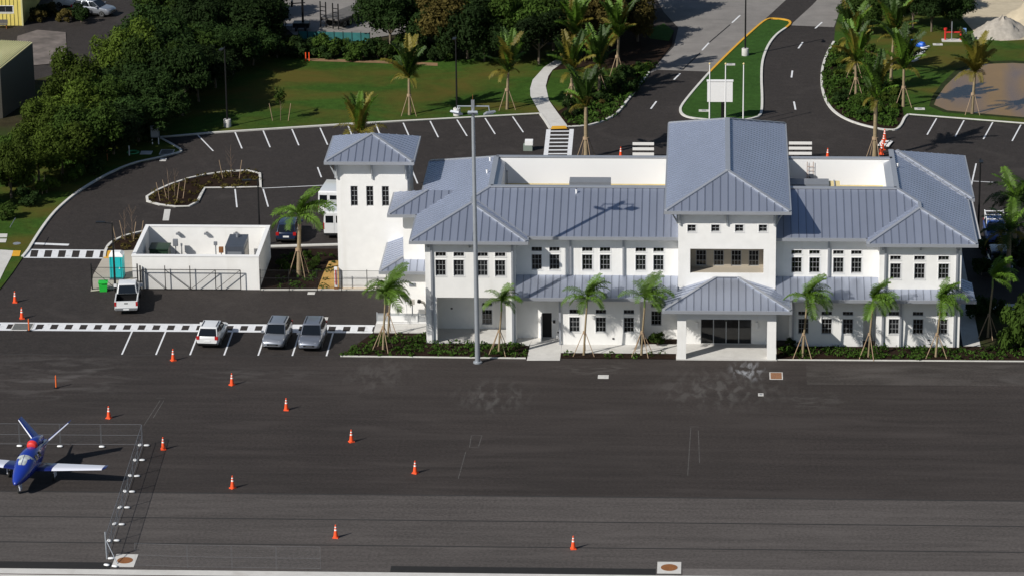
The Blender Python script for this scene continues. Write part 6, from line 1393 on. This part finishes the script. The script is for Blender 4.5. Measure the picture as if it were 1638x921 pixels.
for k in range(1, 30):
    f_ = k/30; MB().bar(c_[0].lerp(c_[1], f_) + Vector((0, 0, .04)), c_[3].lerp(c_[2], f_) + Vector((0, 0, .04)), .09, .08).build('roof_rib', shed_roof, t)
for a, b in ((c_[3], c_[0]), (c_[0], c_[1]), (c_[2], c_[3])):
    MB().poly([Vector((a.x, a.y, 0)), Vector((b.x, b.y, 0)), b - Vector((0, 0, .12)), a - Vector((0, 0, .12))]).build('wall', shed_wall, t)
b0, b1 = G(478, 74), G(592, 77)
t = thing('windscreen_fence', 'teal screened fence half hidden behind the shrub line', 'fence', ((b0 + b1)/2).to_tuple())
for k in range(9): q = b0.lerp(b1, k/8); MB().tube(q, q + Vector((0, 0, 1.7)), .04, n=6).build('post', blackm, t)
for k in range(8): q0 = b0.lerp(b1, k/8); q1 = b0.lerp(b1, (k+1)/8); MB().poly([q0 + Vector((0, 0, .1)), q1 + Vector((0, 0, .1)), q1 + Vector((0, 0, 1.6)), q0 + Vector((0, 0, 1.6))]).build('screen', screen_teal, t)
def mound(p, rx, ry, h, m, lab, seed):
    rng = np.random.default_rng(seed); me = MB(); n = 28; secs = []; ph = rng.uniform(0, 6, 6)
    for j in range(9):
        f = 1 - j/8.0; z = h*(1 - f**1.25); sec = []
        for k in range(n):
            a = 2*pi*k/n; r = f*(1 + .10*sin(2*a + ph[0]) + .07*sin(5*a + ph[1]) + .04*sin(9*a + ph[2] + j)) + .002
            sec.append((rx*r*cos(a), ry*r*sin(a), z + rng.normal(0, .055*h)*(j > 0) - (.1 if j == 0 else 0)))
        secs.append(sec)
    me.loft(secs); o = me.build('spoil_heap', m, None, smooth=70); o.location = (p[0], p[1], .06); tag(o, lab, 'heap'); return o
mound(G(1603, 56), 3.2, 2.8, 1.9, sand_grey, 'grey heap of crushed rock at the pond lawn edge', 3)
mound(G(1650, 42), 4.2, 4.0, 2.6, sand, 'large pale yellow sand heap behind the grey rock heap', 4)
random.seed(8)
t = thing('water_station', 'red valve assembly on a white slab near the sand yard', 'equipment', G(1525, 67).to_tuple())
b = G(1525, 67)
MB().box(-1.2, 1.2, -.4, .4, .07, .2).build('slab', conc, t, True)
for x in (-.85, .75): MB().tube((x, 0, .2), (x, 0, 1.25), .1, n=8).build('riser', red_m, t, True); MB().tube((x, 0, 1.25), (x, 0, 1.45), .18, n=10).build('valve_head', red_m, t, True)
MB().tube((-.85, 0, 1.0), (.75, 0, 1.0), .08, n=8).build('pipe', red_m, t, True); MB().tube((-.2, -.2, .2), (-.2, -.2, 2.2), .05, n=6).build('post', galv, t, True); MB().box(.9, 1.3, -.2, .2, .9, 1.4).build('box', mat("pale_blue_box", (.2, .33, .6), .5), t, True)
for i, (p, s) in enumerate([((1464, 74), 1), ((1472, 77), 1)]):
    b = G(*p); t = thing('plastic_drum', 'blue plastic drum lying on the grass beside the pale boards', 'drum', (b.x, b.y, .35), .9, 'blue drums'); 
    d = MB().lathe([(.26, -.5), (.33, -.42), (.33, -.15), (.35, -.13), (.35, -.09), (.33, -.07), (.33, .4), (.28, .48)], 14).build('drum_body', blue_m, t, True, 40); d.rotation_euler = (pi/2, 0, 0)
    l_ = MB().lathe([(.2, .48), (.2, .52)], 12).build('lid', blue_m, t, True); l_.rotation_euler = (pi/2, 0, 0)
b0, b1 = G(1462, 99), G(1480, 78)
for k in range(6):
    q = b0.lerp(b1, k/5); t = thing('board', 'pale weathered board in the line beside the blue drums', 'board', (q.x, q.y, .1), .9 + .12*sin(k*2.3), 'pale boards by the drums')
    MB().box(-.5, .5, -.22, .22, 0, .12).build('plank', white_pl if k % 2 else conc, t, True); MB().box(-.4, -.3, -.25, .25, -.04, 0).build('bearer', wood, t, True)
for p, lab in [((1500, 73), 'small white pad on the grass by the drums'), ((1438, 27), 'pale slab on the grass behind the east palms'), ((1471, 176), 'white pad on the grass by the pond corner'), ((1168, 105), 'white pad in the island grass by the light pole'), ((1126, 179), 'white pad in the island grass by the kerb nose')]:
    b = G(*p); t = thing('utility_pad', lab, 'pad', (b.x, b.y, .07)); MB().box(-.5, .5, -.3, .3, 0, .06).build('slab', conc, t, True); MB().box(-.2, .2, -.12, .12, .06, .075).build('lid', greym, t, True)
b = G(500, 99); t = thing('survey_stake', 'bright orange survey stakes at the back edge of the lawn', 'stake', (b.x - .5, b.y, .08)); 
for q in (-.25, .1): MB().box(q, q + .1, -.03, .03, 0, .9).build('stake', orange, t, True)
